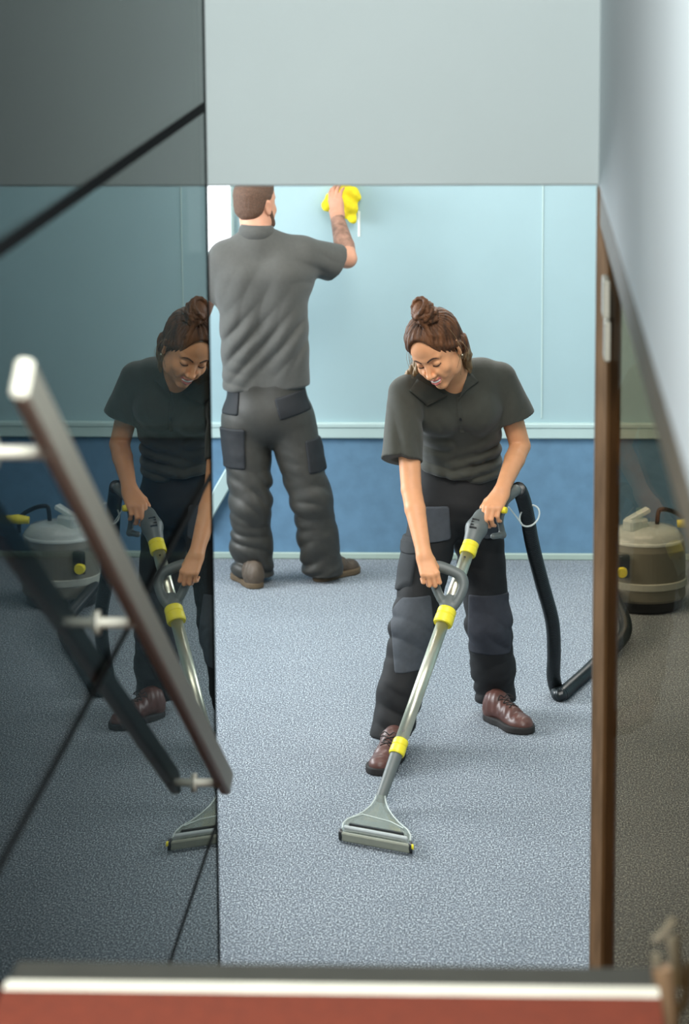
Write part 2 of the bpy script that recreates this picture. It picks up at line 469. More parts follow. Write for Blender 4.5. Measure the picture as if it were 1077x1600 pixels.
# fine joints between the wall panels
jb = MB()
for x in (0.175,):
    jb.box((x - 0.0035, D_BACK - 0.004, RZ + 0.02), (x + 0.0035, D_BACK + 0.01, 2.7), 0.001)
st('panel_joint', jb, MT['rail'], wb)
s0 = at(561, 330, D_BACK); s1 = at(560, 370, D_BACK)
st('water_streak', MB().box((s0[0] - 0.006, D_BACK - 0.003, s1[2]), (s0[0] + 0.006, D_BACK + 0.004, s0[2]), 0.002), MT['ceiling'], wb)
tr = MB()
tr.box((-3.5, D_BACK - 0.022, RB), (3.0, D_BACK + 0.01, RZ - 0.018), 0.006)
tr.box((-3.5, D_BACK - 0.027, RZ - 0.026), (3.0, D_BACK + 0.01, RZ), 0.010)
st('trim_1', tr, MT['rail'])
bb = MB(); bb.box((-3.5, D_BACK - 0.018, 0.0), (3.0, D_BACK + 0.01, 0.03), 0.004)
st('baseboard_back', bb, MT['base'])
# the sloping trim that falls away from the dado at the left corner
p0 = at(388, 692, D_BACK - 0.02); p1 = at(322, 806, D_BACK - 0.02)
ax = _n(p1 - p0); A = np.array([ax, [0, 1, 0], np.cross(ax, [0, 1, 0])])
st('trim_2', MB().obox((p0 + p1) / 2 + np.array([0, 0.0, 0]), A, (np.linalg.norm(p1 - p0) / 2 + 0.05, 0.02, 0.032), 0.006), MT['rail'])
st('ceiling', MB().box((-3.5, D_EDGE + 0.15, 2.72), (3.0, D_BACK + 0.1, 2.85)), MT['ceiling'])
wl = MB(); wl.box((-3.5, 5.0, 0), (-3.4, D_BACK, 2.8)); st('wall_far_left', wl, MT['aqua'])
wl = MB(); wl.box((2.9, 5.0, 0), (3.0, D_BACK, 2.8)); st('wall_far_right', wl, MT['aqua'])
# window high on the back wall, blown out by daylight
w1 = st('window_1', MB().box((-1.46, D_BACK - 0.03, 1.42), (-1.232, D_BACK + 0.02, 2.4), 0.008), MT['rail'])
st('pane', MB().box((-1.44, D_BACK - 0.036, 1.44), (-1.246, D_BACK - 0.028, 2.36)), emis('bright overcast daylight', (0.92, 0.97, 1, 1), 3.0), w1)

# bulkhead over the foot of the stairs
sf = st('wall_front', MB().box((-3.4, D_EDGE, 2.388), (XR + 0.02, D_EDGE + 0.14, 5.0), 0.004), MT['white'])
# white upper wall along the right of the stairwell
st('wall_right', MB().box((XR, 0.2, 2.388), (XR + 0.14, D_EDGE + 0.14, 5.0), 0.003), MT['bluewhite'])
# left side: one smoked glass wall with black joints
gl = MB().box((XL - 0.012, 0.6, 0.0), (XL, D_EDGE, 5.0)).build('wall_left', MT['smoked'], None, (XL, D_EDGE, 0))
tag(gl, kind='structure')
GA = 0.0088                                   # the glass wall opens very slightly towards the landing
gl.rotation_euler = (0, 0, -GA)
def glass_x(y): return XL - math.tan(GA) * (D_EDGE - y)
for z, h in ((2.577, 0.011), (1.69, 0.007), (0.81, 0.006)):
    st('glazing_joint', MB().box((XL - 0.014, 0.6, z - h), (XL + 0.002, D_EDGE, z + h)), MT['joint'], gl)
st('edge_strip', MB().box((XL - 0.014, D_EDGE, 0.0), (XL + 0.003, D_EDGE + 0.006, 5.0)), MT['joint'], gl)
# right side: bronze glass in a brown wooden frame
gr = st('window_2', MB().box((XR + 0.022, 0.6, 0.02), (XR + 0.030, D_EDGE - 0.05, 2.356)), MT['bronze'])
fr = MB(); fr.box((XR - 0.005, D_EDGE - 0.055, 0.0), (XR + 0.056, D_EDGE + 0.0, 2.388), 0.003)
st('window_frame', fr, MT['wood'], gr)
st('window_frame', MB().box((XR + 0.002, 0.6, 2.30), (XR + 0.05, D_EDGE - 0.055, 2.388), 0.003), MT['bracket'], gr)
st('window_frame', MB().box((XR + 0.004, 0.6, 0.0), (XR + 0.05, D_EDGE - 0.055, 0.05), 0.003), MT['wood'], gr)
st('door_closer_plate', MB().box((XR + 0.006, 6.98, 2.10), (XR + 0.022, 7.10, 2.19), 0.004), MT['steel'], gr)
st('door_closer_plate', MB().box((XR + 0.006, 6.86, 2.02), (XR + 0.020, 6.95, 2.11), 0.004), MT['steel'], gr)

# landing and stairs
LZ = 1.56
ld = st('floor_landing', MB().box((XL, -1.0, LZ - 0.18), (XR, 4.051, LZ), 0.0), MT['stair_carpet'])
st('nosing', MB().box((XL, 4.051, LZ - 0.05), (XR, 4.088, LZ + 0.002), 0.001), MT['nosing_white'], ld)
st('nosing_edge', MB().box((XL, 4.088, LZ - 0.05), (XR, 4.175, LZ), 0.006), MT['nosing_dark'], ld)
sr = empty('staircase', (XL + 0.46, 7.0, 0.0))
tag(sr, 'red brown carpeted stairs going down from the landing edge to the blue carpet', 'stairs')
N_R = 8; tread = (7.15 - 4.175) / 7
for i in range(7):
    z = LZ * (N_R - 1 - i) / N_R; y = 4.175 + i * tread
    m = MB().box((XL + 0.008, y, 0.0 if i == 6 else z - 0.24), (XR - 0.006, y + tread, z), 0.0)
    m.build('step', MT['stair_carpet'], sr)

# flat metal handrail on the glass, falling with the stairs
ha = np.array([-0.650, 4.02, 2.446]); hb = np.array([-0.650, 6.86, 1.015])
hr = empty('handrail', tuple(hb))
tag(hr, 'flat brushed metal handrail fixed to the dark glass wall beside the stairs', 'handrail')
dr = _n(hb - ha); A = np.array([dr, [1, 0, 0], np.cross(dr, [1, 0, 0])]); rl = math.radians(-8 if A[2][2] > 0 else 8); a1 = A[1] * math.cos(rl) + A[2] * math.sin(rl); A = np.array([dr, a1, np.cross(dr, a1)])
MB().obox((ha + hb) / 2, A, (np.linalg.norm(hb - ha) / 2, 0.0135, 0.029), 0.007).build('rail_bar', MT['steel'], hr)
for d in (4.26, 5.24, 6.72):
    p = ha + dr * ((d - ha[1]) / dr[1]) + np.array([0, 0, -0.028])
    MB().tube([p + [0.0, 0, 0], [glass_x(p[1]) + 0.001, p[1], p[2]]], 0.0095, 16).lathe((glass_x(p[1]) + 0.001, p[1], p[2]), [(0.0, 0.0), (0.022, 0.0), (0.022, 0.005), (0.0, 0.005)], 20, A=[[0, 1, 0], [0, 0, 1], [1, 0, 0]]).build('bracket', MT['steel'], hr)

# blurred metal bracket cluster by the right-hand end of the landing
bk = empty('handrail_bracket', (0.205, 4.1, 1.56))
tag(bk, 'blurred pale metal handrail bracket with a hanging strap at the right end of the landing', 'bracket')
q = lambda px, py, d=4.12: at(px, py, d)
MB().tube([q(1050, 1462), q(1056, 1500), q(1060, 1540)], 0.009, 14).build('post', MT['bracket'], bk)
MB().tube([q(1022, 1470), q(1034, 1462), q(1046, 1448), q(1052, 1436)], 0.006, 12).build('arm', MT['bracket'], bk)
MB().tube([q(1025, 1490), q(1027, 1508)], 0.007, 12).build('pin', MT['bracket'], bk)
MB().tube(smoothpath([q(1076, 1505), q(1075, 1540), q(1068, 1570), q(1048, 1592)], 6), 0.006, 12).build('strap', MT['bracket'], bk)
MB().tube([q(1036, 1512), q(1040, 1560), q(1046, 1625)], 0.016, 14).build('base', MT['wood'], bk)

# ------------------------------------------------------------------ the machine beyond the bronze glass
mc = floor_at(1009, 948); mc[2] = 0
mR = 0.172
vac = empty('wet_vacuum', tuple(mc))
tag(vac, 'round grey wet vacuum with clear domed lid and yellow knob behind the tinted glass', 'vacuum cleaner')
MB().lathe(mc, [(0.0, 0.0), (mR * 0.86, 0.0), (mR * 0.92, 0.01), (mR * 0.92, 0.045), (mR * 0.88, 0.055), (0, 0.055)], 48).build('base', MT['blackplastic'], vac, smooth=False)
MB().lathe(mc, [(0.0, 0.05), (mR * 0.97, 0.05), (mR, 0.06), (mR, 0.10), (mR * 0.99, 0.105), (mR * 0.985, 0.27), (mR * 0.94, 0.30), (mR * 0.9, 0.305), (0, 0.305)], 56).build('body', MT['machine'], vac, smooth=False)
MB().lathe(mc, [(mR * 0.99, 0.105), (mR * 1.035, 0.108), (mR * 1.035, 0.135), (mR * 0.99, 0.138)], 56, cap=False).build('band', MT['machine_band'], vac)
MB().lathe(mc, [(mR * 0.93, 0.303), (mR * 0.9, 0.325), (mR * 0.74, 0.352), (mR * 0.4, 0.365), (0.0, 0.368)], 48, cap=False).lathe(mc, [(mR * 0.96, 0.298), (mR * 0.96, 0.31), (mR * 0.92, 0.312)], 48, cap=False).build('lid', MT['clear'], vac, smooth=True)
c = mc + np.array([-0.05, -0.05, 0.355])
MB().obox(c + [0, 0, 0.02], [[0.8, 0.6, 0], [-0.6, 0.8, 0], [0, 0, 1]], (0.05, 0.035, 0.028), 0.01).obox(c + [0.01, 0, 0.062], [[0.86, 0.3, 0.42], [-0.33, 0.94, 0], [-0.4, -0.14, 0.9]], (0.055, 0.02, 0.012), 0.006).build('tank_coupling', MT['clear'], vac)
c = mc + np.array([0.015, -0.02, 0.40])
MB().tube(smoothpath([c + [0.03, 0.03, -0.05], c + [0.035, 0.03, 0.015], c + [0.05, 0.03, 0.03], c + [0.1, 0.03, 0.02], c + [0.16, 0.03, -0.02], c + [0.17, 0.03, -0.09]], 5), 0.010, 12).build('carry_handle', MT['blackplastic'], vac)
c = mc + np.array([0.13, -0.03, 0.375])
MB().tube([c, c + [0.05, 0, 0.004], c + [0.11, 0, 0.0]], [0.016, 0.022, 0.018], 16).build('handle_grip', MT['yellow'], vac)
c = mc + np.array([-0.105, -0.155, 0.215])
kn = MB().obox(c, [[0.82, 0.57, 0], [-0.57, 0.82, 0], [0, 0, 1]][:3], (0.026, 0.018, 0.05), 0.006).build('latch', MT['blackplastic'], vac)
MB().lathe(c + [-0.006, -0.02, -0.022], [(0, -0.02), (0.020, -0.02), (0.024, -0.01), (0.024, 0.012), (0.0, 0.014)], 24, A=[[1, 0, 0], [0, 0, 1], [0, 1, 0]]).build('knob', MT['yellow'], kn)

# ------------------------------------------------------------------ the wand
WA = at(746, 822, 10.62); WC = at(620.5, 1176, 10.02)       # straight steel tube line
WL = np.linalg.norm(WC - WA); wdir = (WC - WA) / WL
wz = _n(np.array([0, -1, 1.0]) - wdir * np.dot(np.array([0, -1, 1.0]), wdir)); wx = np.cross(wdir, wz)
if wx[0] < 0: wx = -wx
def W(t, x=0.0, z=0.0): return WA + wdir * t + wx * x + wz * z
def tpx(py):                                                # distance along the wand for a picture row
    lo, hi = -0.4, WL + 0.4
    for _ in range(40):
        m = (lo + hi) / 2; p = W(m) - np.array([0, 0, CAMZ]); c = W2C.T @ p
        if CY + F_PX * c[1] / c[2] < py: lo = m
        else: hi = m
    return (lo + hi) / 2
noz_c = (floor_at(532, 1311) + floor_at(641, 1333)) / 2
wand = empty('cleaning_wand', tuple(noz_c))
tag(wand, 'steel carpet cleaning wand with yellow collars and clear spade nozzle held by the woman', 'carpet cleaning wand')
WF = np.array([wx, -wz, wdir])
t1, t2, t3 = tpx(857), tpx(964), tpx(1168)
def collar(t, r, h):
    MB().lathe(W(t), [(0, -h), (r * 0.94, -h), (r * 1.02, -h * 0.8), (r * 1.02, -h * 0.25), (r * 0.97, -h * 0.15), (r * 1.04, 0), (r * 1.06, h * 0.8), (r * 0.98, h), (0, h)], 36, A=WF).build('collar', MT['yellow'], wand, smooth=False)
collar(t1, 0.0285, 0.027); collar(t2, 0.033, 0.031); collar(t3, 0.0265, 0.029)
MB().tube([W(t1), W(t2)], 0.0225, 24).build('steel_tube', MT['tube'], wand, smooth=True)
MB().tube([W(t2), W(t3)], 0.0225, 24).build('steel_tube', MT['tube'], wand, smooth=True)
for t in (t1 + 0.05, t3 - 0.055):
    MB().lathe(W(t, -0.001, 0.0225), [(0, 0), (0.004, 0), (0.004, 0.001), (0, 0.001)], 10, A=[wx, wdir, wz]).build('locking_hole', MT['blackplastic'], wand)
# loop handle
hl = U([(cap(W(t2 - 0.030), W(t2 - 0.065), 0.030, 0.026), 0.0)])
Lh = [W(t2 - 0.045, -0.022, 0.012), W(t2 - 0.085, -0.058, 0.03), W(t2 - 0.125, -0.084, 0.045), W(t2 - 0.150, -0.088, 0.05), W(t2 - 0.162, -0.070, 0.05), W(t2 - 0.160, -0.03, 0.047), W(t2 - 0.152, 0.012, 0.04), W(t2 - 0.125, 0.030, 0.03), W(t2 - 0.08, 0.029, 0.02), W(t2 - 0.045, 0.020, 0.01)]
Lp = smoothpath(Lh, 3)
prims = [(cap(W(t2 - 0.030), W(t2 - 0.070), 0.030, 0.025), 0)]
for i in range(len(Lp) - 1):
    w_ = 0.0125 + 0.003 * math.sin(math.pi * i / (len(Lp) - 1))
    prims.append((cap(Lp[i], Lp[i + 1], w_), 0.012))
lo = np.min(Lp, 0) - 0.04; hi = np.max(Lp, 0) + 0.04; lo = np.minimum(lo, W(t2) - 0.04); hi = np.maximum(hi, W(t2) + 0.04)
sdf_obj('loop_handle', U(prims), lo, hi, 0.003, MT['greyplastic'], wand, levels=3)
# upper grip with trigger
ga = W(t1 - 0.022); g1 = W(t1 - 0.085, 0.0, 0.0); 
G2 = at(755, 806, 10.65); G3 = at(775, 792, 10.705); G4 = at(794, 774, 10.74); G5 = at(806, 766, 10.76)
T1 = at(781, 812, 10.68); T2 = at(786, 836, 10.70); T3 = at(771, 838, 10.66)
gp = U([(cap(ga, g1, 0.029, 0.037), 0), (cap(g1, G2 + (g1 - G2) * 0.25, 0.037, 0.030), 0.01), (cap(g1, G2, 0.030, 0.023), 0.02), (cap(G2, G3, 0.019, 0.017), 0.02), (cap(G3, G4, 0.017, 0.018), 0.02), (cap(G4, G5, 0.019, 0.021), 0.02),
        (cap(G4, T1, 0.012), 0.01), (cap(T1, T2, 0.011), 0.01), (cap(T2, T3, 0.011), 0.01)])
lo = np.minimum(np.minimum(ga, G5), T3) - 0.06; hi = np.maximum(np.maximum(ga, G5), T1) + 0.06
sdf_obj('grip', gp, lo, hi, 0.003, MT['greyplastic'], wand, levels=3)
for k in range(4): MB().obox(W(t1 - 0.100 + 0.011 * k, -0.006, 0.0355), [wx, wdir, wz], (0.013, 0.0034, 0.004), 0.001).build('vent_slot', MT['blackplastic'], wand)
c = at(787, 797, 10.63)
MB().lathe(c, [(0, -0.012), (0.011, -0.012), (0.013, 0), (0.011, 0.012), (0, 0.014)], 20, A=frame([0, 0, 1], [1, -0.5, 0.2])).build('button', MT['yellow'], wand)
# cone and spade nozzle
t4 = tpx(1247)
NC = W(t4 + 0.0)
MB().lathe(W(t3 + 0.02), [(0, 0), (0.022, 0), (0.0215, 0.02), (0.019, (t4 - t3) - 0.03), (0.0175, (t4 - t3) - 0.01), (0, (t4 - t3) - 0.01)], 30, A=WF).build('cone', MT['greyplastic'], wand, smooth=False)
nl = floor_at(533, 1308, 0.02); nr = floor_at(641, 1328, 0.02)
nx = _n(nr - nl); nm = (nl + nr) / 2; half = np.linalg.norm(nr - nl) / 2
nu = _n(NC - nm); nn = _n(np.cross(nx, nu)); nn = nn if nn[1] < 0 else -nn
H = np.linalg.norm(NC - nm)
secs = [(1.03, 0.0155, 0.0165), (0.9, 0.021, 0.017), (0.75, 0.034, 0.016), (0.6, 0.056, 0.0155), (0.47, 0.085, 0.015), (0.36, 0.118, 0.015), (0.26, 0.131, 0.017), (0.14, half, 0.019), (0.05, half, 0.018)]
R = []
for s_, w_, th in secs:
    c = nm + (NC - nm) * s_; ring = []
    for k in range(24):
        a = 2 * math.pi * k / 24; ca, sa = math.cos(a), math.sin(a)
        e = 0.5 if s_ < 0.7 else 0.8
        ring.append(c + nx * w_ * np.sign(ca) * abs(ca) ** e + nn * th * np.sign(sa) * abs(sa) ** e)
    R.append(ring)
noz = MB().rings(R).build('nozzle', MT['clear_grey'], wand, smooth=False)
rb = MB()
for k in (-1, 1): rb.tube([nm + (NC - nm) * s_ + nx * w_ * 0.99 * k + nn * 0.008 for s_, w_, th in secs[:-1]], 0.0035, 8)
rb.tube([nm + (NC - nm) * 0.36 - nx * 0.10 + nn * 0.017, nm + (NC - nm) * 0.47 - nx * 0.06 + nn * 0.017, nm + (NC - nm) * 0.42 + nx * 0.05 + nn * 0.017, nm + (NC - nm) * 0.33 + nx * 0.10 + nn * 0.017], 0.002, 8)
rb.build('rib', MT['clear'], noz)
MB().obox(nm + (NC - nm) * 0.19 + nn * 0.017, [nx, nn, nu], (half * 0.80, 0.006, 0.008), 0.003).build('slot', MT['blackplastic'], noz)
MB().obox(nm + (NC - nm) * 0.10 + nn * 0.018, [nx, nn, nu], (half * 0.93, 0.008, 0.010), 0.004).build('lip', MT['lightplastic'], noz)
MB().obox(nm - [0, 0, 0.004] + nn * 0.008, [nx, nn, nu], (half * 0.98, 0.015, 0.009), 0.004).build('foot', MT['footplastic'], noz)
for k in (-1, 1):
    MB().lathe(nm + nx * k * (half + 0.002) + nu * 0.012 + nn * 0.004, [(0, -0.007), (0.019, -0.007), (0.021, 0), (0.019, 0.007), (0, 0.007)], 24, A=[nn, nu, nx]).build('end_cap', MT['blackplastic'], noz)
MB().lathe(nm + nx * (half + 0.010) + nu * 0.0 + nn * 0.012, [(0, -0.004), (0.009, -0.004), (0.009, 0.004), (0, 0.004)], 16, A=[nn, nu, nx]).build('button', MT['yellow'], noz)

# ------------------------------------------------------------------ the hose
hp = [G5 + (G5 - G4) * 0.3, at(815, 772, 10.83), at(823, 800, 10.90), at(832, 850, 10.98), at(847, 910, 11.08), at(863, 970, 11.18), at(866, 1020, 11.28), at(865, 1055, 11.37), at(870, 1078, 11.44)]
k0 = floor_at(876, 1086, 0.028); k1 = floor_at(893, 1072, 0.027); k2 = floor_at(928, 1040, 0.027)
k3 = k2 + (mc - k2) * 0.45 + np.array([0.03, 0, 0.03]); k4 = mc + np.array([-mR * 0.9, -mR * 0.35, 0.09])
HP = smoothpath(hp + [k0, k1, k2, k3, k4], 40)
HP = [HP[i] for i in range(len(HP))]
# even spacing for the ribs
Ls = np.concatenate([[0], np.cumsum([np.linalg.norm(HP[i + 1] - HP[i]) for i in range(len(HP) - 1)])])
P = np.array(HP); n = int(Ls[-1] / 0.0022); ts = np.linspace(0, Ls[-1], n)
P = np.stack([np.interp(ts, Ls, P[:, i]) for i in range(3)], 1)
ker = np.hanning(31); ker /= ker.sum()
Pp = np.pad(P, ((15, 15), (0, 0)), 'edge'); P = np.stack([np.convolve(Pp[:, i], ker, 'valid') for i in range(3)], 1)
rr = [0.0258 + 0.0016 * math.sin(2 * math.pi * t / 0.0088) for t in ts]
hose = MB().tube(list(P), rr, 16).build('vacuum_hose', MT['hose'], None, tuple(k0), smooth=True)
tag(hose, 'black ribbed hose hanging from the wand handle to the carpet and off right', 'hose')
# thin clear water line looped around the hose
cl = at(826, 806, 10.86)
ring = [cl + np.array([0.036 * math.cos(a) + 0.004, 0.02 * math.sin(a), 0.034 * math.sin(a) + 0.010 * math.cos(a)]) for a in np.linspace(0, 2 * math.pi, 28, endpoint=False)]
wl_ = MB().tube(smoothpath([at(795, 792, 10.74), at(806, 806, 10.78), at(816, 819, 10.80)], 8), 0.003, 8)
wl_.tube(ring, 0.0035, 10, closed=True)
o = wl_.build('water_line', MT['clear'], None, tuple(cl), smooth=True)
tag(o, 'thin clear plastic water line looped round the top of the black hose', 'water line')

# ------------------------------------------------------------------ people
def hand(wr, ydir, zdir, xhint, s=1.0, curl=(0.9, 1.1, 0.6), thumb=((0.028, 0.022, -0.010), (0.044, 0.046, -0.022), (0.040, 0.070, -0.034), (0.030, 0.088, -0.044)), spread=1.0, curls=None):
    """prims of a hand: wrist point, direction towards the knuckles, direction out of the back of the hand, thumb side"""
    y = _n(ydir); z = np.array(zdir, float); z = _n(z - y * np.dot(z, y)); x = np.cross(y, z)
    if np.dot(x, xhint) < 0: x = -x
    wr = np.array(wr, float)
    G = lambda a, b, c: wr + s * (x * a + y * b + z * c)
    pr = []
    base = [(0.026, 0.084, 0.002), (0.0085, 0.089, 0.004), (-0.0095, 0.085, 0.003), (-0.026, 0.076, 0.0)]
    lens = [(0.040, 0.024, 0.019), (0.044, 0.028, 0.020), (0.041, 0.026, 0.019), (0.032, 0.020, 0.017)]
    rad = [(0.0095, 0.0086, 0.0078, 0.0066), (0.0098, 0.0088, 0.008, 0.0068), (0.0094, 0.0084, 0.0076, 0.0064), (0.0082, 0.0074, 0.0068, 0.0058)]
    k = 0
    for i in range(4):
        b = base[i]
        pr.append((cap(G(b[0] * 0.55, 0.006, -0.004), G(b[0], b[1], b[2] - 0.003), 0.0135 * s, 0.0112 * s), 0.016 * s if i else 0))
    pr.append((cap(G(0.012, 0.01, -0.012), G(0.018, 0.05, -0.012), 0.014 * s, 0.012 * s), 0.015 * s))
    pr.append((cap(G(-0.016, 0.015, -0.012), G(-0.02, 0.06, -0.010), 0.013 * s, 0.011 * s), 0.015 * s))
    pr.append((cap(G(0, -0.02, 0), G(0, 0.012, 0), 0.021 * s, 0.019 * s, (z, 0.78)), 0.02 * s))
    # thumb
    T = [G(*t) for t in thumb]
    pr.append((cap(T[0], T[1], 0.0145 * s, 0.0112 * s), 0.014 * s))
    pr.append((cap(T[1], T[2], 0.0105 * s, 0.0092 * s), 0.004 * s))
    pr.append((cap(T[2], T[3], 0.0092 * s, 0.0075 * s), 0.003 * s))
    fingers = []
    for i in range(4):
        cu = curls[i] if curls else curl
        p = G(*base[i]); a = 0.0; sp = 0.06 * spread * (1.5 - i)
        for j in range(3):
            a += cu[j]
            dv = y * math.cos(a) - z * math.sin(a) + x * sp * (1 if j == 0 else 0.3)
            q_ = p + _n(dv) * lens[i][j] * s
            fingers.append((cap(p, q_, rad[i][j] * s, rad[i][j + 1] * s), 0.005 * s if j == 0 else 0.0025 * s))
            p = q_
    return pr + fingers

def head_parts(c, fwdv, upv, s, female=True, smile=True):
    """head frame rows: x (subject's left), f (face), u (crown)"""
    f_ = _n(fwdv); u_ = np.array(upv, float); u_ = _n(u_ - f_ * np.dot(u_, f_)); x_ = np.cross(u_, f_) * -1
    x_ = np.cross(f_, u_) * -1
    A = np.array([x_, f_, u_]); c = np.array(c, float)
    G = lambda a, b, d: c + s * (x_ * a + f_ * b + u_ * d)
    E = lambda p, r: ell(G(*p), np.array(r) * s, A)
    g = 1.0 if female else 1.08
    pr = [(E((0, -0.014, 0.036), (0.071, 0.091, 0.080)), 0),
          (E((0, 0.030, -0.012), (0.060 * g, 0.060, 0.078)), 0.03 * s),
          (E((0, 0.040, 0.048), (0.053, 0.044, 0.044)), 0.03 * s),
          (E((0, 0.030, -0.070), (0.046 * g, 0.046, 0.040)), 0.03 * s),
          (E((0, 0.072, -0.096), (0.020 * g, 0.014, 0.014)), 0.022 * s),
          (E((0, 0.062, -0.050), (0.034, 0.028, 0.030)), 0.02 * s)]
    for q in (-1, 1):
        pr.append((E((0.040 * q, 0.060, -0.030), (0.019, 0.020, 0.018)), 0.022 * s))     # cheek
        pr.append((E((0.052 * q, 0.020, -0.060), (0.014 * g, 0.03, 0.026)), 0.022 * s))  # jaw angle
        pr.append((cap(G(0.008 * q, 0.083, 0.021), G(0.044 * q, 0.070, 0.023), 0.0075 * s, 0.006 * s), 0.014 * s))  # brow ridge
    soc = U([(E((0.031 * q, 0.096, 0.004), (0.018, 0.016, 0.012)), 0.0) for q in (-1, 1)])
    head = SUB(U(pr), soc, 0.014 * s)
    eyes = [(E((0.031 * q, 0.0735, 0.0015), (0.0155, 0.0135, 0.0115)), 0.004 * s) for q in (-1, 1)]
    det = eyes + [(cap(G(0, 0.084, 0.012), G(0, 0.106, -0.030), 0.0062 * s, 0.0088 * s), 0.010 * s),
                  (E((0, 0.108, -0.032), (0.0095, 0.009, 0.0085)), 0.006 * s)]
    for q in (-1, 1):
        det.append((E((0.0115 * q, 0.096, -0.036), (0.0068, 0.0095, 0.0065)), 0.006 * s))
    if female:
        for q in (-1, 1):   # smile corners raised
            det.append((cap(G(0, 0.0945, -0.0565), G(0.012 * q, 0.0925, -0.0545), 0.0042 * s, 0.0038 * s), 0.003 * s))
            det.append((cap(G(0.012 * q, 0.0925, -0.0545), G(0.0255 * q, 0.0805, -0.0495), 0.0038 * s, 0.002 * s), 0.003 * s))
            det.append((cap(G(0, 0.093, -0.0735), G(0.013 * q, 0.090, -0.0695), 0.0052 * s, 0.0045 * s), 0.004 * s))
            det.append((cap(G(0.013 * q, 0.090, -0.0695), G(0.0255 * q, 0.0805, -0.0515), 0.0045 * s, 0.002 * s), 0.003 * s))
            det.append((cap(G(0.024 * q, 0.088, -0.028), G(0.034 * q, 0.074, -0.056), 0.006 * s, 0.005 * s), 0.012 * s))
    def full(p):
        d = head(p)
        for fn, k in det: d = smin(d, fn(p), k)
        if female:
            d = -smin(-d, m_(p), 0.003 * s)
        return d
    m_ = U([(cap(G(0, 0.100, -0.0648), G(0.016 * q, 0.095, -0.0618), 0.0052 * s, 0.0035 * s), 0.0) for q in (-1, 1)])
    ears = []
    for q in (-1, 1):
        eA = frame(u_ * 0.97 - f_ * 0.22, x_ * q * 0.85 - f_ * 0.5)
        ce = G(0.074 * q, -0.012, -0.004)
        e1 = ell(ce, np.array([0.017, 0.031, 0.007]) * s, eA)
        e2 = ell(ce + eA[2] * 0.007 * s - u_ * 0.0 * s, np.array([0.0105, 0.021, 0.005]) * s, eA)
        ears.append(SUB(e1, e2, 0.003 * s)); ears.append(ell(G(0.073 * q, -0.004, -0.031), np.array([0.006, 0.007, 0.008]) * s, A))
    def withears(p):
        d = full(p)
        for e in ears: d = smin(d, e(p), 0.006 * s)
        return d
    return withears, G, A

def boot(parent, heel, toe, L, W_, m_up, m_sole, ankle, names=True, lace=True):
    heel = np.array(heel, float); toe = np.array(toe, float); heel[2] = toe[2] = 0
    y = _n(toe - heel); z = np.array([0, 0, 1.0]); x = np.cross(y, z)
    A = np.array([x, y, z]); G = lambda a, b, c: heel + x * a + y * b * L + z * c
    foot2 = U([(cap(G(0, 0.14, 0), G(0, 0.3, 0), 0.36 * W_ * 1, 0.33 * W_), 0), (cap(G(0, 0.3, 0), G(0.003, 0.72, 0), 0.33 * W_, 0.47 * W_), 0.03), (ell(G(0, 0.78, 0), (0.46 * W_, 0.22 * L, 0.46 * W_), A), 0.03)])
    def fp(p):
        q = p.copy(); q[:, 2] = 0
        return foot2(q)
    up = U([(ell(G(0, 0.13, 0.05), (0.36 * W_, 0.14 * L, 0.065), A), 0), (cap(G(0, 0.2, 0.05), G(0, 0.55, 0.052), 0.33 * W_, 0.36 * W_), 0.03),
            (ell(G(0, 0.76, 0.030), (0.44 * W_, 0.23 * L, 0.036), A), 0.03), (cap(G(0, 0.22, 0.06), G(0, 0.25, 0.085), 0.036, 0.038), 0.035), (cap(G(0, 0.3, 0.07), G(0, 0.62, 0.040), 0.026, 0.024), 0.03)])
    upf = INT(up, plane(G(0, 0, 0.022), (0, 0, -1)))
    upf = DISP(upf, lambda p: 0.0012 * np.sin(p @ y * 190 + 2 * np.sin(p @ x * 60)) * (p[:, 2] > 0.05))
    lo = np.minimum(heel, toe) - 0.08; hi = np.maximum(heel, toe) + 0.08; lo[2] = -0.01; hi[2] = 0.19
    b = sdf_obj('boot', upf, lo, hi, 0.004, m_up, parent, levels=3)
    sol = lambda p: np.maximum(fp(p) - 0.002, np.abs(p[:, 2] - 0.0145) - 0.0135)
    sdf_obj('sole', sol, lo, hi, 0.004, m_sole, b, levels=3)
    if lace:
        lm = MB()
        def sy(a, b_):     # point on the upper surface over (a, b_)
            zz = np.arange(0.03, 0.17, 0.002); pts = np.array([G(a, b_, q) for q in zz]); v = up(pts)
            ins = np.where(v < 0)[0]
            return G(a, b_, (zz[ins[-1]] if len(ins) else 0.08) + 0.003)
        rows = np.linspace(0.40, 0.62, 4)
        for i in range(len(rows) - 1):
            lm.tube([sy(-0.018, rows[i]), sy(0, (rows[i] + rows[i + 1]) / 2), sy(0.018, rows[i + 1])], 0.0022, 6)
            lm.tube([sy(0.018, rows[i]), sy(0, (rows[i] + rows[i + 1]) / 2), sy(-0.018, rows[i + 1])], 0.0022, 6)
        k = sy(0, 0.40)
        for q in (-1, 1): lm.tube(smoothpath([k, k + x * 0.018 * q + z * 0.012, k + x * 0.034 * q + y * 0.01 - z * 0.002, k + x * 0.016 * q + y * 0.012], 4), 0.002, 6)
        lm.build('lace', MT['lace'], b, smooth=True)
    return b

def bbox(pts, m):
    P = np.array(pts); return P.min(0) - m, P.max(0) + m

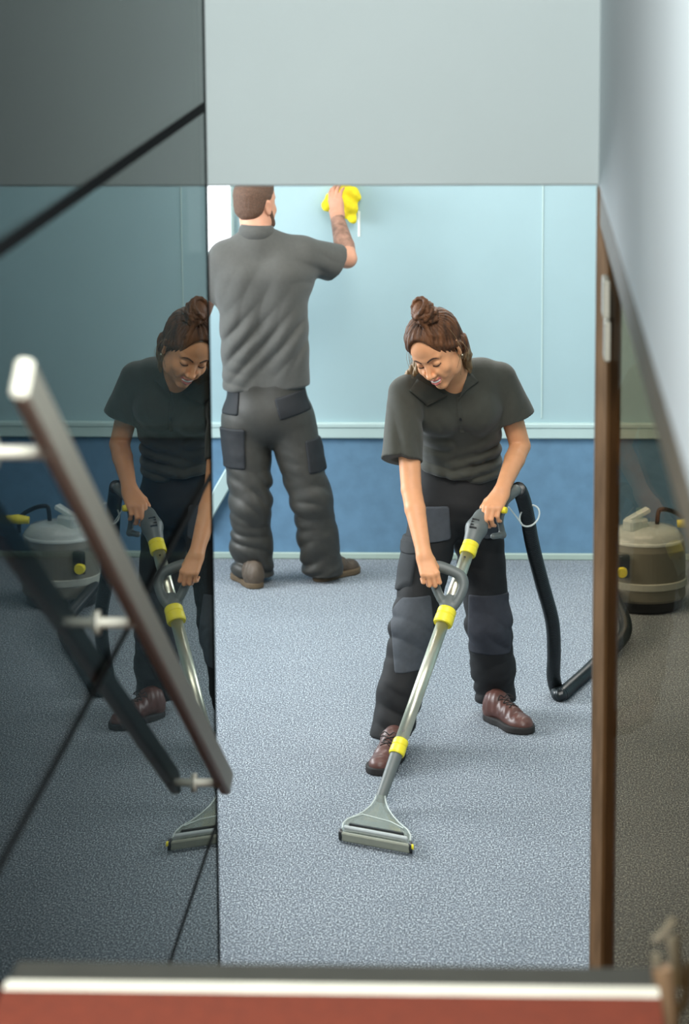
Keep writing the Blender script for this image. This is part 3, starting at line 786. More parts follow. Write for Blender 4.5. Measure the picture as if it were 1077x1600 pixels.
# ---------------- the woman
BW = floor_at(700, 1182)
hipR, kneeR, ankR = at(678, 812, 10.96), at(646, 985, 10.74), at(610, 1150, 10.64)
hipL, kneeL, ankL = at(744, 812, 11.02), at(764, 975, 11.02), at(775, 1095, 11.14)
pel = (hipR + hipL) / 2 + np.array([0, 0, 0.06])
wai = at(718, 722, 11.0); che = at(716, 640, 10.86); nek = at(712, 588, 10.80)
shR, elR, wrR = at(634, 615, 10.74), at(643, 765, 10.58), at(663, 868, 10.42)
shL, elL, wrL = at(783, 594, 10.88), at(813, 697, 10.92), at(784, 767, 10.69)
hc = at(683, 545, 10.60)
HF = np.array([-0.34, -0.78, -0.56]); HU = np.array([-0.42, -0.40, 0.78])
hs = 1.07
headF, HG, HA = head_parts(hc, HF, HU, hs)
X = np.array([1.0, 0, 0]); Y = np.array([0, 1.0, 0]); Z = np.array([0, 0, 1.0])
hr_loop = (Lh[3] + Lh[6]) / 2
handR = hand(wrR, at(672, 896, 10.375) - wrR, [0.05, -0.75, 0.66], X, 0.93, curl=(0.75, 1.35, 0.9), thumb=((0.024, 0.02, -0.014), (0.036, 0.045, -0.028), (0.030, 0.068, -0.040), (0.012, 0.080, -0.050)))
handL = hand(wrL, at(764, 802, 10.61) - wrL, [-0.35, -0.75, 0.45], -X, 1.03, curl=(0.55, 0.95, 0.7), spread=0.25, thumb=((0.024, 0.02, -0.012), (0.042, 0.044, -0.016), (0.046, 0.074, -0.018), (0.040, 0.098, -0.026)))
bp = [(ell(pel, (0.155, 0.105, 0.11)), 0),
      (cap(pel + [-0.05, 0, 0.05], wai + [-0.035, 0, 0], 0.088, 0.078), 0.05), (cap(pel + [0.05, 0, 0.05], wai + [0.035, 0, 0], 0.088, 0.078), 0.05),
      (cap(wai + [-0.035, 0, 0], che + [-0.05, 0, 0], 0.078, 0.085), 0.05), (cap(wai + [0.035, 0, 0], che + [0.05, 0, 0], 0.078, 0.085), 0.05),
      (cap(che, nek + [0, 0.02, -0.02], 0.085, 0.06), 0.05),
      (cap(shR + [0.01, 0, 0.0], nek + [0, 0.02, -0.02], 0.046, 0.05), 0.05), (cap(shL - [0.01, 0, 0], nek + [0, 0.02, -0.02], 0.046, 0.05), 0.05),
      (cap(nek + [-0.005, 0.02, -0.03], HG(0, -0.02, -0.05), 0.052, 0.05), 0.04),
      (cap(shR, elR, 0.044, 0.0365), 0.03), (cap(elR, (elR * 0.7 + wrR * 0.3), 0.0365, 0.037), 0.006), (cap((elR * 0.7 + wrR * 0.3), wrR, 0.037, 0.0255), 0.006),
      (cap(shL, elL, 0.045, 0.037), 0.03), (cap(elL, (elL * 0.7 + wrL * 0.3), 0.037, 0.0375), 0.008), (cap((elL * 0.7 + wrL * 0.3), wrL, 0.0375, 0.0255), 0.006),
      (cap(hipR, kneeR, 0.078, 0.052), 0.05), (cap(kneeR, ankR, 0.052, 0.036), 0.03),
      (cap(hipL, kneeL, 0.078, 0.052), 0.05), (cap(kneeL, ankL, 0.052, 0.036), 0.03)]
heR, toR = floor_at(622, 1180), floor_at(588, 1214)
heL, toL = floor_at(762, 1122), floor_at(822, 1146)
bp += [(cap(ankR, ankR * [1, 1, 0] + [0, 0, 0.05], 0.036, 0.034), 0.02), (cap(ankR * [1, 1, 0] + [0, 0, 0.05], (heR * 0.3 + toR * 0.7) + [0, 0, 0.045], 0.03, 0.022), 0.02),
       (cap(ankL, ankL * [1, 1, 0] + [0, 0, 0.05], 0.036, 0.034), 0.02), (cap(ankL * [1, 1, 0] + [0, 0, 0.05], (heL * 0.3 + toL * 0.7) + [0, 0, 0.045], 0.03, 0.022), 0.02)]
bodyU = U(bp); hR = U(handR); hL = U(handL)
def wbody(p):
    d = bodyU(p)
    d = smin(d, headF(p), 0.03)
    d = smin(d, hR(p), 0.012); d = smin(d, hL(p), 0.012)
    return d
lipf = U([(ell(HG(0, 0.092, -0.062), np.array([0.024, 0.012, 0.0125]) * hs, HA), 0)])
def lipreg(c):
    q = (c - hc) @ HA.T / hs
    top = -0.0590 + 0.0085 * (np.abs(q[:, 0]) / 0.024) ** 1.5 + 0.0025 * (np.abs(q[:, 0]) < 0.0065)
    bot = -0.0790 + 0.025 * (np.abs(q[:, 0]) / 0.0265) ** 2
    m = (np.abs(q[:, 0]) < 0.0255) & (q[:, 1] > 0.074) & (q[:, 2] < top + 0.0035) & (q[:, 2] > bot)
    return m.astype(int)
lo, hi = bbox([pel, wai, shR, elR, wrR, shL, elL, wrL, hc, ankR, ankL, kneeR, kneeL, toR, toL, hc + [0, 0, 0.14]], 0.14); lo[2] = 0.0
woman = sdf_obj('person', wbody, lo, hi, 0.0028, [MT['skinF'], MT['lips']], None, tuple(BW), lipreg, levels=5)
tag(woman, 'smiling woman in dark polo bending forward and pushing the steel wand across the carpet', 'person')
# teeth, brows, lashes
MB().tube([HG(a, 0.0925 - 14.0 * a * a, -0.0640 + 10.0 * a * a) for a in np.linspace(-0.022, 0.022, 11)], [0.0038 * hs * math.sqrt(max(0.1, 1 - (i / 5 - 1) ** 2 * 0.9)) for i in range(11)], 10).build('teeth', MT['teeth'], woman, smooth=True)
def facept(a, b, lift=0.001):
    """the skin surface over head coordinates a, b (marched in from the front)"""
    f = np.arange(0.15, 0.03, -0.0008); P = np.array([HG(a, q, b) for q in f]); v = headF(P)
    i = np.argmax(v < 0); return P[i] + HA[1] * lift
for q in (-1, 1):
    pts = [facept(q * a, b, 0.0005) for a, b in ((0.012, 0.0195), (0.020, 0.0235), (0.030, 0.0265), (0.040, 0.0255), (0.049, 0.0195))]
    MB().tube(smoothpath(pts, 5), [0.0028 * hs] * 6 + [0.0028 * hs] * 8 + [0.0020 * hs] * 4 + [0.0010 * hs] * 3, 8).build('eyebrow', MT['brow'], woman, smooth=True)
    pts = [facept(q * a, b, 0.0006) for a, b in ((0.0185, -0.0035), (0.024, -0.0062), (0.031, -0.0072), (0.038, -0.0058), (0.046, -0.0015))]
    MB().tube(smoothpath(pts, 5), [0.0019 * hs] * 21, 8).build('eyelashes', MT['brow'], woman, smooth=True)

# hair: cap drawn up to a knot, longer hair falling behind the shoulders
def hair_shell():
    E = lambda p, r: ell(HG(*p), np.array(r) * hs, HA)
    capf = U([(E((0, -0.020, 0.040), (0.084, 0.100, 0.092)), 0), (E((0, 0.018, 0.066), (0.070, 0.070, 0.062)), 0.03), (E((0, -0.055, -0.03), (0.07, 0.05, 0.07)), 0.03)])
    cut = U([(E((0, 0.120, 0.0), (0.064, 0.087, 0.116)), 0), (E((0, 0.100, -0.085), (0.075, 0.100, 0.08)), 0.01)])
    earc = U([(E((q * 0.086, -0.010, -0.012), (0.022, 0.016, 0.026)), 0) for q in (-1, 1)])
    kn_c = HG(0.030, -0.005, 0.128)
    def groove(p):
        v = (p - kn_c) @ HA.T
        ang = np.arctan2(v[:, 0], v[:, 1]); r_ = np.sqrt(v[:, 0] ** 2 + v[:, 1] ** 2)
        return np.clip(cut(p) / 0.02, 0, 1) * (0.0017 * np.sin(ang * 26 + 3 * np.sin(v[:, 2] * 40)) + 0.0010 * np.sin(ang * 67 + r_ * 60))
    f = SUB(SUB(DISP(capf, groove), cut, 0.010), earc, 0.008)
    strands = []
    # loose long hair
    for i, (a, b, r0, r1, r2) in enumerate([((0.070, -0.045, -0.02), (735, 580, 10.74), 0.020, 0.017, 0.008), ((0.060, -0.06, -0.02), (727, 585, 10.80), 0.024, 0.02, 0.012), ((0.072, -0.03, -0.03), (730, 562, 10.66), 0.010, 0.009, 0.004),
                                           ((-0.062, -0.055, -0.02), (648, 585, 10.72), 0.022, 0.018, 0.008), ((-0.05, -0.06, -0.03), (625, 600, 10.78), 0.02, 0.018, 0.008)]):
        e = at(*b); s0 = HG(*a); m = (s0 + e) / 2 + HA[1] * -0.01
        strands.append(cap(s0, m, r0, r1)); strands.append(cap(m, e, r1, r2))
    for q in (-1, 1):
        a_, b_, c_ = HG(q * 0.056, 0.058, 0.062), HG(q * 0.0735, 0.022, 0.026), HG(q * 0.079, -0.026, -0.012)
        strands.append(cap(a_, b_, 0.009, 0.011)); strands.append(cap(b_, c_, 0.011, 0.010))
    def g(p):
        d = f(p)
        s_ = strands[0](p)
        for t in strands[1:]: s_ = smin(s_, t(p), 0.012)
        s_ = s_ + 0.0016 * np.sin(p[:, 0] * 420 + p[:, 2] * 60 + 2 * np.sin(p[:, 1] * 80))
        return smin(d, s_, 0.01)
    return g
hf = hair_shell()
kb = HG(0.034, 0.000, 0.122); ku = _n(HA[2] * 0.9 + HA[1] * 0.15); ka = HA[0]; kf = _n(np.cross(ka, ku))
def knot():
    pr = [(ell(kb + ku * 0.036, np.array([0.036, 0.036, 0.046]) * hs, np.array([ka, kf, ku])), 0)]
    rs = np.random.RandomState(4)
    for i in range(15):
        t0 = rs.rand() * 6.28; tilt = (rs.rand(2) - 0.5) * 1.6; n_ = _n(ku + ka * tilt[0] + kf * tilt[1]); e1 = _n(np.cross(n_, kf)); e2 = np.cross(n_, e1)
        R0 = 0.027 + 0.010 * rs.rand(); c = kb + ku * (0.010 + 0.052 * i / 14)
        pts = [c + hs * R0 * (math.cos(t0 + a) * e1 + math.sin(t0 + a) * e2) + ku * 0.008 * math.sin(a * 0.5) for a in np.linspace(0, 4.6, 9)]
        for j in range(8): pr.append((cap(pts[j], pts[j + 1], (0.0080 - 0.0004 * j) * hs), 0.003))
    # the lock sweeping out of the knot down the front
    pts = smoothpath([kb + ku * 0.055 + ka * 0.004, kb + ku * 0.034 + HA[1] * 0.036, kb + HA[1] * 0.044 + ka * 0.006, HG(0.055, 0.052, 0.092), HG(0.066, 0.030, 0.078)], 4)
    for j in range(len(pts) - 1): pr.append((cap(pts[j], pts[j + 1], 0.0095 * hs * (1 - 0.5 * j / len(pts))), 0.004))
    u = U(pr)
    return DISP(u, lambda p: 0.0009 * np.sin((p @ ka) * 900 + (p @ ku) * 500 + 3 * np.sin((p @ kf) * 150)))
kn = knot()
hairall = lambda p: smin(hf(p), kn(p), 0.006)
lo, hi = bbox([hc, at(735, 590, 10.8), at(620, 608, 10.8), kb + ku * 0.06], 0.15)
def hairreg(c):
    q = (c - hc) @ HA.T / hs
    return ((q[:, 2] < -0.06)).astype(int)
sdf_obj('hair', hairall, lo, hi, 0.0028, [MT['hairF'], MT['hairB']], woman, region=hairreg, levels=4)
rs = np.random.RandomState(11)
for i in range(14):
    q = -1 if i % 2 else 1
    a = HG(q * (0.078 + 0.012 * rs.rand()), 0.02 * rs.randn(), 0.02 + 0.03 * rs.randn())
    b = a + np.array([q * 0.012 + 0.012 * rs.randn(), 0.01 * rs.randn(), -0.06 - 0.04 * rs.rand()]); m = (a + b) / 2 + np.array([q * 0.012, 0, 0.0])
    MB().tube(smoothpath([a, m, b], 4), 0.0006, 5).build('loose_strand', MT['hairB'], woman, smooth=True)
er = MB(); ce = HG(0.083, 0.004, -0.036); er.lathe(ce, [(0, -0.004), (0.0035, -0.002), (0.0035, 0.002), (0, 0.004)], 12)
er.build('earring', MT['tube'], woman, smooth=True)

# polo shirt
c1a, c1b = at(690, 642, 10.84), at(744, 638, 10.86)
w1a, w1b = at(698, 722, 10.985), at(745, 716, 11.0)
slR, slL = at(628, 719, 10.63), at(803, 652, 10.90)
torso = U([(cap(c1a, w1a, 0.088, 0.090), 0), (cap(c1b, w1b, 0.088, 0.090), 0.05),
           (cap(at(672, 600, 10.80), at(672, 640, 10.80), 0.068, 0.075), 0.06), (cap(at(752, 590, 10.86), at(752, 640, 10.86), 0.068, 0.075), 0.06),
           (cap(shR + [0.012, 0.01, 0.008], nek + [0, 0.03, -0.02], 0.052, 0.066), 0.05), (cap(shL - [0.01, 0, -0.002], nek + [0, 0.03, -0.02], 0.054, 0.066), 0.05),
           (ell(at(690, 650, 10.765), (0.062, 0.05, 0.058)), 0.05), (ell(at(744, 645, 10.785), (0.062, 0.05, 0.058)), 0.05),
           (cap(at(636, 612, 10.86), at(700, 590, 10.92), 0.06, 0.07), 0.05),
           (ell((w1a + w1b) / 2 + [0.0, -0.01, -0.03], (0.145, 0.118, 0.07)), 0.03)])
slvR = U([(cap(shR + [0.0, 0.01, 0.0], slR + (slR - shR) * 0.18, 0.062, 0.077), 0)])
slvL = U([(cap(shL + [0.0, 0, 0.002], slL + (slL - shL) * 0.25, 0.060, 0.083), 0)])
inR = cap(slR + _n(slR - shR) * 0.045, slR + (slR - shR) * 0.6, 0.058, 0.060); inL = cap(slL + _n(slL - shL) * 0.055, slL + (slL - shL) * 0.9, 0.066, 0.070)
nR = _n(_n(slR - shR) + np.array([-0.05, 0, 0])); nL = _n(slL - shL)
armR = INT(SUB(slvR, inR, 0.004), plane(slR, nR)); armL = INT(SUB(slvL, inL, 0.004), plane(slL, nL))
hemc = (w1a + w1b) / 2 + np.array([0, 0, -0.072]); hemn = _n(np.array([-0.22, -0.15, -1.0]))
neckcut = U([(cap(nek + [-0.01, -0.02, 0.0], nek + [-0.05, -0.10, 0.14], 0.052, 0.062), 0), (cap(at(704, 600, 10.72), at(716, 655, 10.70), 0.026, 0.006), 0.012)])
wfill = INT(OFF(U([bp[1]] + bp[2:8]), 0.007), plane(hemc, hemn))
def polo0(p):
    d = INT(torso, plane(hemc, hemn), 0.02)(p)
    d = smin(d, INT(slvR, plane(slR, nR))(p), 0.02); d = smin(d, INT(slvL, plane(slL, nL))(p), 0.02)
    return d
tA = _n(w1a - c1a)
def polof(p):
    d = polo0(p)
    d = d + 0.0022 * wob(p, 22, 3)
    d = d + crease(p, at(690, 715, 10.9), 0.13, [0.55, 0, 0.85], 115, 0.014, 2.2, 1)
    d = d + crease(p, at(760, 715, 10.9), 0.12, [-0.35, 0, 0.9], 110, 0.013, 2.2, 2)
    d = d + crease(p, at(668, 640, 10.75), 0.09, [0.8, 0, 0.6], 105, 0.013, 1.8, 3)
    d = d + crease(p, at(640, 690, 10.6), 0.09, [0.9, 0, 0.25], 100, 0.009, 1.6, 4)
    d = d + crease(p, at(780, 640, 10.8), 0.08, [0.8, 0, -0.5], 105, 0.013, 1.8, 5)
    d = d + crease(p, at(715, 750, 10.9), 0.12, [1, 0, 0.1], 120, 0.004, 1.0, 6)
    d = smin(d, wfill(p), 0.006)
    d = -smin(-d, inR(p), 0.003); d = -smin(-d, inL(p), 0.003)
    return -smin(-d, neckcut(p), 0.006)
lo, hi = bbox([shR, shL, slR, slL, hemc, nek, c1a, w1b], 0.16)
polo = sdf_obj('polo_shirt', polof, lo, hi, 0.0042, MT['poloF'], woman, levels=4)
def collar_mesh(c, axis, front, gap, r_in, r_out, h_in, h_out, drop, flat=(1.0, 1.0), thick=0.003, n=40, point=0.02):
    ax = _n(axis); fr_ = np.array(front, float); fr_ = _n(fr_ - ax * np.dot(fr_, ax)); sd = np.cross(ax, fr_)
    outer = []; inner = []
    for i in range(n + 1):
        a = gap + (2 * math.pi - 2 * gap) * i / n
        d_ = math.cos(a) * fr_ * flat[1] + math.sin(a) * sd * flat[0]
        w = max(0, math.cos(a))                       # towards the front
        top = c + d_ * r_in + ax * (h_in - drop * w)
        mid = c + d_ * (r_in * 0.45 + r_out * 0.55) + ax * (h_in * 0.75 + h_out * 0.25 - drop * w)
        bot = c + d_ * (r_out + point * w ** 6) + ax * (h_out - drop * w * 1.0 - point * 0.9 * w ** 5)
        outer.append((top, mid, bot, d_))
    V = []; Fc = []
    for (t, m, b, d_) in outer:
        V += [t, m, b, b - d_ * thick - ax * thick * 0.2, m - d_ * thick - ax * 0.001, t - d_ * thick]
    for i in range(n):
        for j in range(6):
            k = (j + 1) % 6; Fc.append((i * 6 + j, (i + 1) * 6 + j, (i + 1) * 6 + k, i * 6 + k))
    Fc.append(tuple(range(6))); Fc.append(tuple(range(n * 6, n * 6 + 6))[::-1])
    return V, Fc
def surf(fn, p, dirv, lift=0.0, far=0.14):
    """march from outside along dirv onto the surface of fn near p"""
    dirv = _n(dirv); t = np.arange(-far, far, 0.001); P = np.array(p) + t[:, None] * dirv
    v = fn(P); i = np.argmax(v < 0)
    return P[i] - dirv * lift
view = lambda p: _n(np.array(p) - np.array([0, 0, CAMZ]))
# collar leaves lie on the shirt: laid out as thin curved flaps
def flap(outline, fn, name, m, parent, thick=0.005, rise=None, grid=9):
    """four-cornered flap laid on a surface, corners given as picture rows and columns at a depth"""
    a, b, c, d = [np.array(q, float) for q in outline]
    V = []; n = grid
    def pt(i, j):
        u, v = i / n, j / n
        q = a * (1 - u) * (1 - v) + b * u * (1 - v) + c * u * v + d * (1 - u) * v
        p = at(*q); s_ = surf(fn, p, view(p)); r_ = rise(u, v) if rise else 0.004
        return s_, view(p), r_
    top = []; bot = []
    for i in range(n + 1):
        for j in range(n + 1):
            s_, vw, r_ = pt(i, j); top.append(s_ - vw * (r_ + thick)); bot.append(s_ - vw * (r_ - 0.012))
    V = top + bot; N1 = (n + 1) ** 2; Fc = []
    for i in range(n):
        for j in range(n):
            q = [i * (n + 1) + j, (i + 1) * (n + 1) + j, (i + 1) * (n + 1) + j + 1, i * (n + 1) + j + 1]
            Fc.append(tuple(q)); Fc.append(tuple(x + N1 for x in q[::-1]))
    for k in range(n):
        for (p, q) in (((k, 0), (k + 1, 0)), ((k, n), (k + 1, n)), ((0, k), (0, k + 1)), ((n, k), (n, k + 1))):
            i0 = p[0] * (n + 1) + p[1]; i1 = q[0] * (n + 1) + q[1]
            Fc.append((i0, i1, i1 + N1, i0 + N1))
    return mesh_obj(name, V, Fc, m, parent, smooth=True)
flap([(652, 592, 10.75), (700, 618, 10.72), (668, 634, 10.72), (640, 610, 10.75)], polof, 'collar', MT['poloF'], polo, rise=lambda u, v: 0.006 + 0.006 * (1 - v))
flap([(733, 578, 10.8), (716, 628, 10.75), (726, 612, 10.75), (748, 596, 10.8)], polof, 'collar', MT['poloF'], polo, rise=lambda u, v: 0.006)
flap([(713, 620, 10.72), (719, 676, 10.72), (726, 676, 10.72), (721, 620, 10.72)], polof, 'placket', MT['poloF'], polo, thick=0.002, rise=lambda u, v: 0.001)
bt = surf(polof, at(720, 655, 10.75), view(at(720, 655, 10.75)), 0.002)
MB().lathe(bt, [(0, -0.002), (0.005, -0.002), (0.005, 0.003), (0, 0.003)], 14, A=frame([0, 0, 1], [0, -1, 0.2])).build('button', MT['blackplastic'], polo)

# trousers
wlegs = U([bp[0]] + [(b[0], 0.04) for b in bp[1:3]] + [(b[0], 0.03) for b in bp[15:19]])
def trousers(hR_, kR, aR, hL_, kL, aL, pel_, top, rs, seed, hem=0.075, fill=None, am=1.0, fo=0.012):
    rh, rk, rc, ra, pw = rs
    pr = [(ell(pel_ + np.array([0, 0.0, 0.0]), (pw, 0.128, 0.12)), 0), (cap(hR_, kR, rh, rk), 0.035), (cap(kR, kR * 0.45 + aR * 0.55, rk, rc), 0.03), (cap(kR * 0.45 + aR * 0.55, aR, rc, ra), 0.03),
          (cap(pel_ + [-0.06, 0, 0.02], top + [-0.055, 0, 0], 0.105, 0.093), 0.04), (cap(pel_ + [0.06, 0, 0.02], top + [0.055, 0, 0], 0.105, 0.093), 0.04)]
    L = [(cap(hL_, kL, rh, rk), 0), (cap(kL, kL * 0.45 + aL * 0.55, rk, rc), 0.03), (cap(kL * 0.45 + aL * 0.55, aL, rc, ra), 0.03)]
    a = U(pr); b = U(L)
    r = np.random.RandomState(seed)
    def f(p):
        d = smin(a(p), b(p), 0.012)
        d = d + 0.004 * wob(p, 14, seed) + 0.0015 * wob(p, 45, seed + 1)
        for k, q in ((kR, aR), (kL, aL)):
            s_ = q * 0.75 + k * 0.25
            d = d + crease(p, q * 0.88 + k * 0.12, 0.15, [0.25 if k is kR else -0.3, 0.0, 1], 105, 0.012 * am, 2.6, seed + 2)
            d = d + crease(p, k, 0.13, [0.5, 0.1, 0.9], 85, 0.009 * am, 2.2, seed + 3)
        d = d + crease(p, (hR_ + hL_) / 2 + np.array([0, 0, -0.06]), 0.16, [0.35, 0, 1], 85, 0.009 * am, 2.2, seed + 4)
        if fill is not None: d = smin(d, fill(p) - fo, 0.006)
        return np.maximum(d, np.maximum(hem - p[:, 2], (p - top - [0, 0, 0.0]) @ np.array([0, 0, 1.0])))
    return f
ktop = np.array([wai[0], wai[1] + 0.005, wai[2] + 0.03])
trf0 = trousers(hipR, kneeR, ankR + [0, 0, -0.02], hipL, kneeL, ankL + [0, 0, -0.01], pel, ktop, (0.094, 0.080, 0.078, 0.076, 0.185), 21, hem=0.05, fill=wlegs)
trf = trf0
lo, hi = bbox([pel, kneeR, kneeL, ankR, ankL, ktop], 0.24); lo[2] = 0.03
trs = sdf_obj('trousers', trf, lo, hi, 0.005, MT['black'], woman, levels=4)
def patch(name, c, A, h, off, m, parent, fn, vox=0.004, rad=0.01):
    b = boxf(c, A, h, rad)
    f = lambda p: -smin(-(fn(p) - off), -b(p), 0.006)
    r = float(np.linalg.norm(h))
    return sdf_obj(name, f, np.array(c) - r, np.array(c) + r, vox, m, parent, levels=3)
I3 = np.eye(3)
patch('knee_patch', kneeR + np.array([0.0, -0.07, 0.0]), frame([0.10, 0, -1], [0, -1, 0]), (0.078, 0.128, 0.075), 0.0035, MT['greyp'], trs, trf)
patch('knee_patch', kneeL + np.array([0.004, -0.07, 0.01]), frame([-0.02, 0, -1], [0, -1, 0]), (0.082, 0.118, 0.075), 0.0035, MT['greydark'], trs, trf)
patch('holster_pocket', at(684, 818, 10.86), frame([0.06, 0, -1], [0, -1, 0]), (0.046, 0.062, 0.08), 0.010, MT['greyp'], trs, trf)
patch('cargo_pocket', at(638, 878, 10.84), frame([0.10, 0, -1], [-0.5, -0.85, 0]), (0.056, 0.090, 0.08), 0.010, MT['darkp'], trs, trf)
patch('pocket_flap', at(636, 855, 10.83), frame([0.10, 0, -1], [-0.5, -0.85, 0]), (0.058, 0.022, 0.085), 0.014, MT['darkp'], trs, trf)
patch('side_pocket', at(776, 822, 10.92), frame([0.0, 0, -1], [0.6, -0.8, 0]), (0.035, 0.05, 0.06), 0.012, MT['greyp'], trs, trf)
boot(woman, heR, toR, 0.275, 0.104, MT['leather'], MT['sole'], ankR)
boot(woman, heL, toL, 0.275, 0.104, MT['leather'], MT['sole'], ankL)

# ---------------- the man
BM = floor_at(450, 915)
mhL, mkL, maL = at(385, 668, 13.30), at(392, 790, 13.26), at(396, 890, 13.32)
mhR, mkR, maR = at(455, 664, 13.30), at(487, 780, 13.28), at(505, 882, 13.34)
mpel = (mhL + mhR) / 2 + np.array([0, 0, 0.05]); mwai = at(417, 600, 13.30); mche = at(411, 440, 13.26); mnek = at(402, 366, 13.28)
msL, meL = at(352, 405, 13.28), at(314, 482, 13.38)
msR, meR, mwR = at(474, 398, 13.32), at(543, 404, 13.46), at(527, 340, 13.62)
mwL = at(296, 545, 13.55)
mhc = at(399, 319, 13.34); ms = 1.06
headM, MG, MA = head_parts(mhc, [0.50, 0.86, 0.05], [0.0, -0.05, 1], ms, female=False)
mhand = hand(mwR, [-0.12, 0.40, 0.9], [-0.55, -0.8, 0.2], -X, 1.02, curl=(0.25, 0.35, 0.25))
mp = [(ell(mpel, (0.17, 0.115, 0.12)), 0), (cap(mpel + [-0.06, 0, 0.05], mwai + [-0.06, 0, 0], 0.09, 0.09), 0.05), (cap(mpel + [0.06, 0, 0.05], mwai + [0.06, 0, 0], 0.09, 0.09), 0.05),
      (cap(mwai + [-0.06, 0, 0], mche + [-0.075, 0, 0], 0.09, 0.105), 0.05), (cap(mwai + [0.06, 0, 0], mche + [0.075, 0, 0], 0.09, 0.105), 0.05),
      (cap(msL, mnek + [0, 0, -0.05], 0.06, 0.07), 0.06), (cap(msR, mnek + [0, 0, -0.05], 0.06, 0.07), 0.06), (cap(mnek + [0, 0, -0.06], MG(0, -0.02, -0.05), 0.062, 0.06), 0.03),
      (cap(msL, meL, 0.055, 0.045), 0.03), (cap(meL, mwL, 0.045, 0.030), 0.02),
      (cap(msR, meR, 0.055, 0.042), 0.03), (cap(meR, meR * 0.7 + mwR * 0.3, 0.043, 0.046), 0.008), (cap(meR * 0.7 + mwR * 0.3, mwR, 0.046, 0.030), 0.006),
      (cap(mhL, mkL, 0.085, 0.058), 0.05), (cap(mkL, maL, 0.058, 0.042), 0.03), (cap(mhR, mkR, 0.085, 0.058), 0.05), (cap(mkR, maR, 0.058, 0.042), 0.03)]
mheL, mtoL = floor_at(402, 921), floor_at(378, 903)
mheR, mtoR = floor_at(494, 910), floor_at(551, 893)
for a_, h_, t_ in ((maL, mheL, mtoL), (maR, mheR, mtoR)):
    g_ = a_ * [1, 1, 0] + [0, 0, 0.055]
    mp += [(cap(a_, g_, 0.040, 0.036), 0.02), (cap(g_, h_ * 0.35 + t_ * 0.65 + [0, 0, 0.045], 0.032, 0.022), 0.02)]
mU = U(mp); mH = U(mhand); mHL = U(hand(mwL, [0, 0.1, -1], [-1, 0, 0], [0, 1, 0], 1.02, curl=(0.3, 0.4, 0.3)))
def mbody(p):
    d = smin(mU(p), headM(p), 0.03)
    d = smin(d, mH(p), 0.012)
    return smin(d, mHL(p), 0.012)
lo, hi = bbox([mpel, msL, msR, meL, mwL, mwR, meR, mhc, mkL, mkR, maL, maR, mtoR, mtoL, mhc + [0, 0, 0.15]], 0.14); lo[2] = 0
hi[1] = min(hi[1], 13.79)
def tatreg(c):
    a = meR * 0.85 + mwR * 0.15; b = mwR; ab = b - a; t = ((c - a) @ ab) / (ab @ ab)
    return ((t > 0) & (t < 0.95) & (length(c - a - np.clip(t, 0, 1)[:, None] * ab) < 0.07)).astype(int)
man = sdf_obj('person', mbody, lo, hi, 0.0036, [MT['skinM'], MT['tattoo']], None, tuple(BM), tatreg, levels=5)
tag(man, 'bearded man in grey polo seen from behind wiping the pale blue wall', 'person')
# hair and beard
def mhair():
    E = lambda p, r: ell(MG(*p), np.array(r) * ms, MA)
    capf = U([(E((0, -0.016, 0.044), (0.0765, 0.096, 0.082)), 0), (E((0, -0.050, -0.012), (0.062, 0.052, 0.052)), 0.03), (E((0, 0.03, 0.075), (0.058, 0.06, 0.042)), 0.03)])
    cut = U([(E((0, 0.125, -0.02), (0.075, 0.085, 0.09)), 0)] + [(E((q * 0.085, 0.0, -0.014), (0.026, 0.024, 0.036)), 0) for q in (-1, 1)])
    f = SUB(capf, cut, 0.01)
    return DISP(f, lambda p: 0.0012 * wob(p, 160, 9))
mh = mhair()
lo, hi = bbox([mhc], 0.17)
sdf_obj('hair', mh, lo, hi, 0.0035, MT['hairM'], man, levels=4)
bd = U([(ell(MG(0, 0.058, -0.088), np.array([0.040, 0.036, 0.034]) * ms, MA), 0)] + [(cap(MG(q * 0.066, 0.012, -0.03), MG(q * 0.054, 0.035, -0.082), 0.011 * ms, 0.018 * ms), 0.02) for q in (-1, 1)])
bd = SUB(bd, ell(MG(0, 0.10, -0.055), np.array([0.03, 0.03, 0.016]) * ms, MA), 0.006)
sdf_obj('beard', DISP(bd, lambda p: 0.0015 * wob(p, 170, 5)), lo, hi, 0.0035, MT['hairM'], man, levels=4)
# polo
mslR = at(523, 411, 13.42); mslL = at(330, 462, 13.33)
mt = U([(cap(mche + [-0.075, 0, 0.02], mwai + [-0.085, 0, -0.02], 0.125, 0.108), 0), (cap(mche + [0.07, 0, 0.02], mwai + [0.085, 0, -0.02], 0.125, 0.108), 0.06),
        (cap(msL + [0.01, 0, 0.01], mnek + [0, 0, -0.05], 0.070, 0.080), 0.06), (cap(msR + [-0.01, 0, 0.0], mnek + [0, 0, -0.05], 0.072, 0.080), 0.06),
        (cap(msR + [-0.02, 0, -0.02], msR + [-0.04, 0, -0.10], 0.075, 0.09), 0.06), (cap(msL + [0.02, 0, -0.02], msL + [0.04, 0, -0.12], 0.08, 0.09), 0.06)])
mslv = U([(cap(msR, mslR + (mslR - msR) * 0.25, 0.076, 0.090), 0)]); mslv2 = U([(cap(msL, mslL + (mslL - msL) * 0.25, 0.070, 0.072), 0)])
mn1 = _n(_n(mslR - msR) + np.array([0, 0, -0.22])); mn2 = _n(mslL - msL)
min1 = cap(mslR + _n(mslR - msR) * 0.03, mslR + (mslR - msR) * 0.8, 0.078, 0.086); min2 = cap(mslL + _n(mslL - msL) * 0.02, mslL + (mslL - msL) * 0.8, 0.060, 0.066)
ma1 = INT(SUB(mslv, min1, 0.004), plane(mslR, mn1)); ma2 = INT(SUB(mslv2, min2, 0.004), plane(mslL, mn2))
mhem = mwai + np.array([0, 0, -0.014])
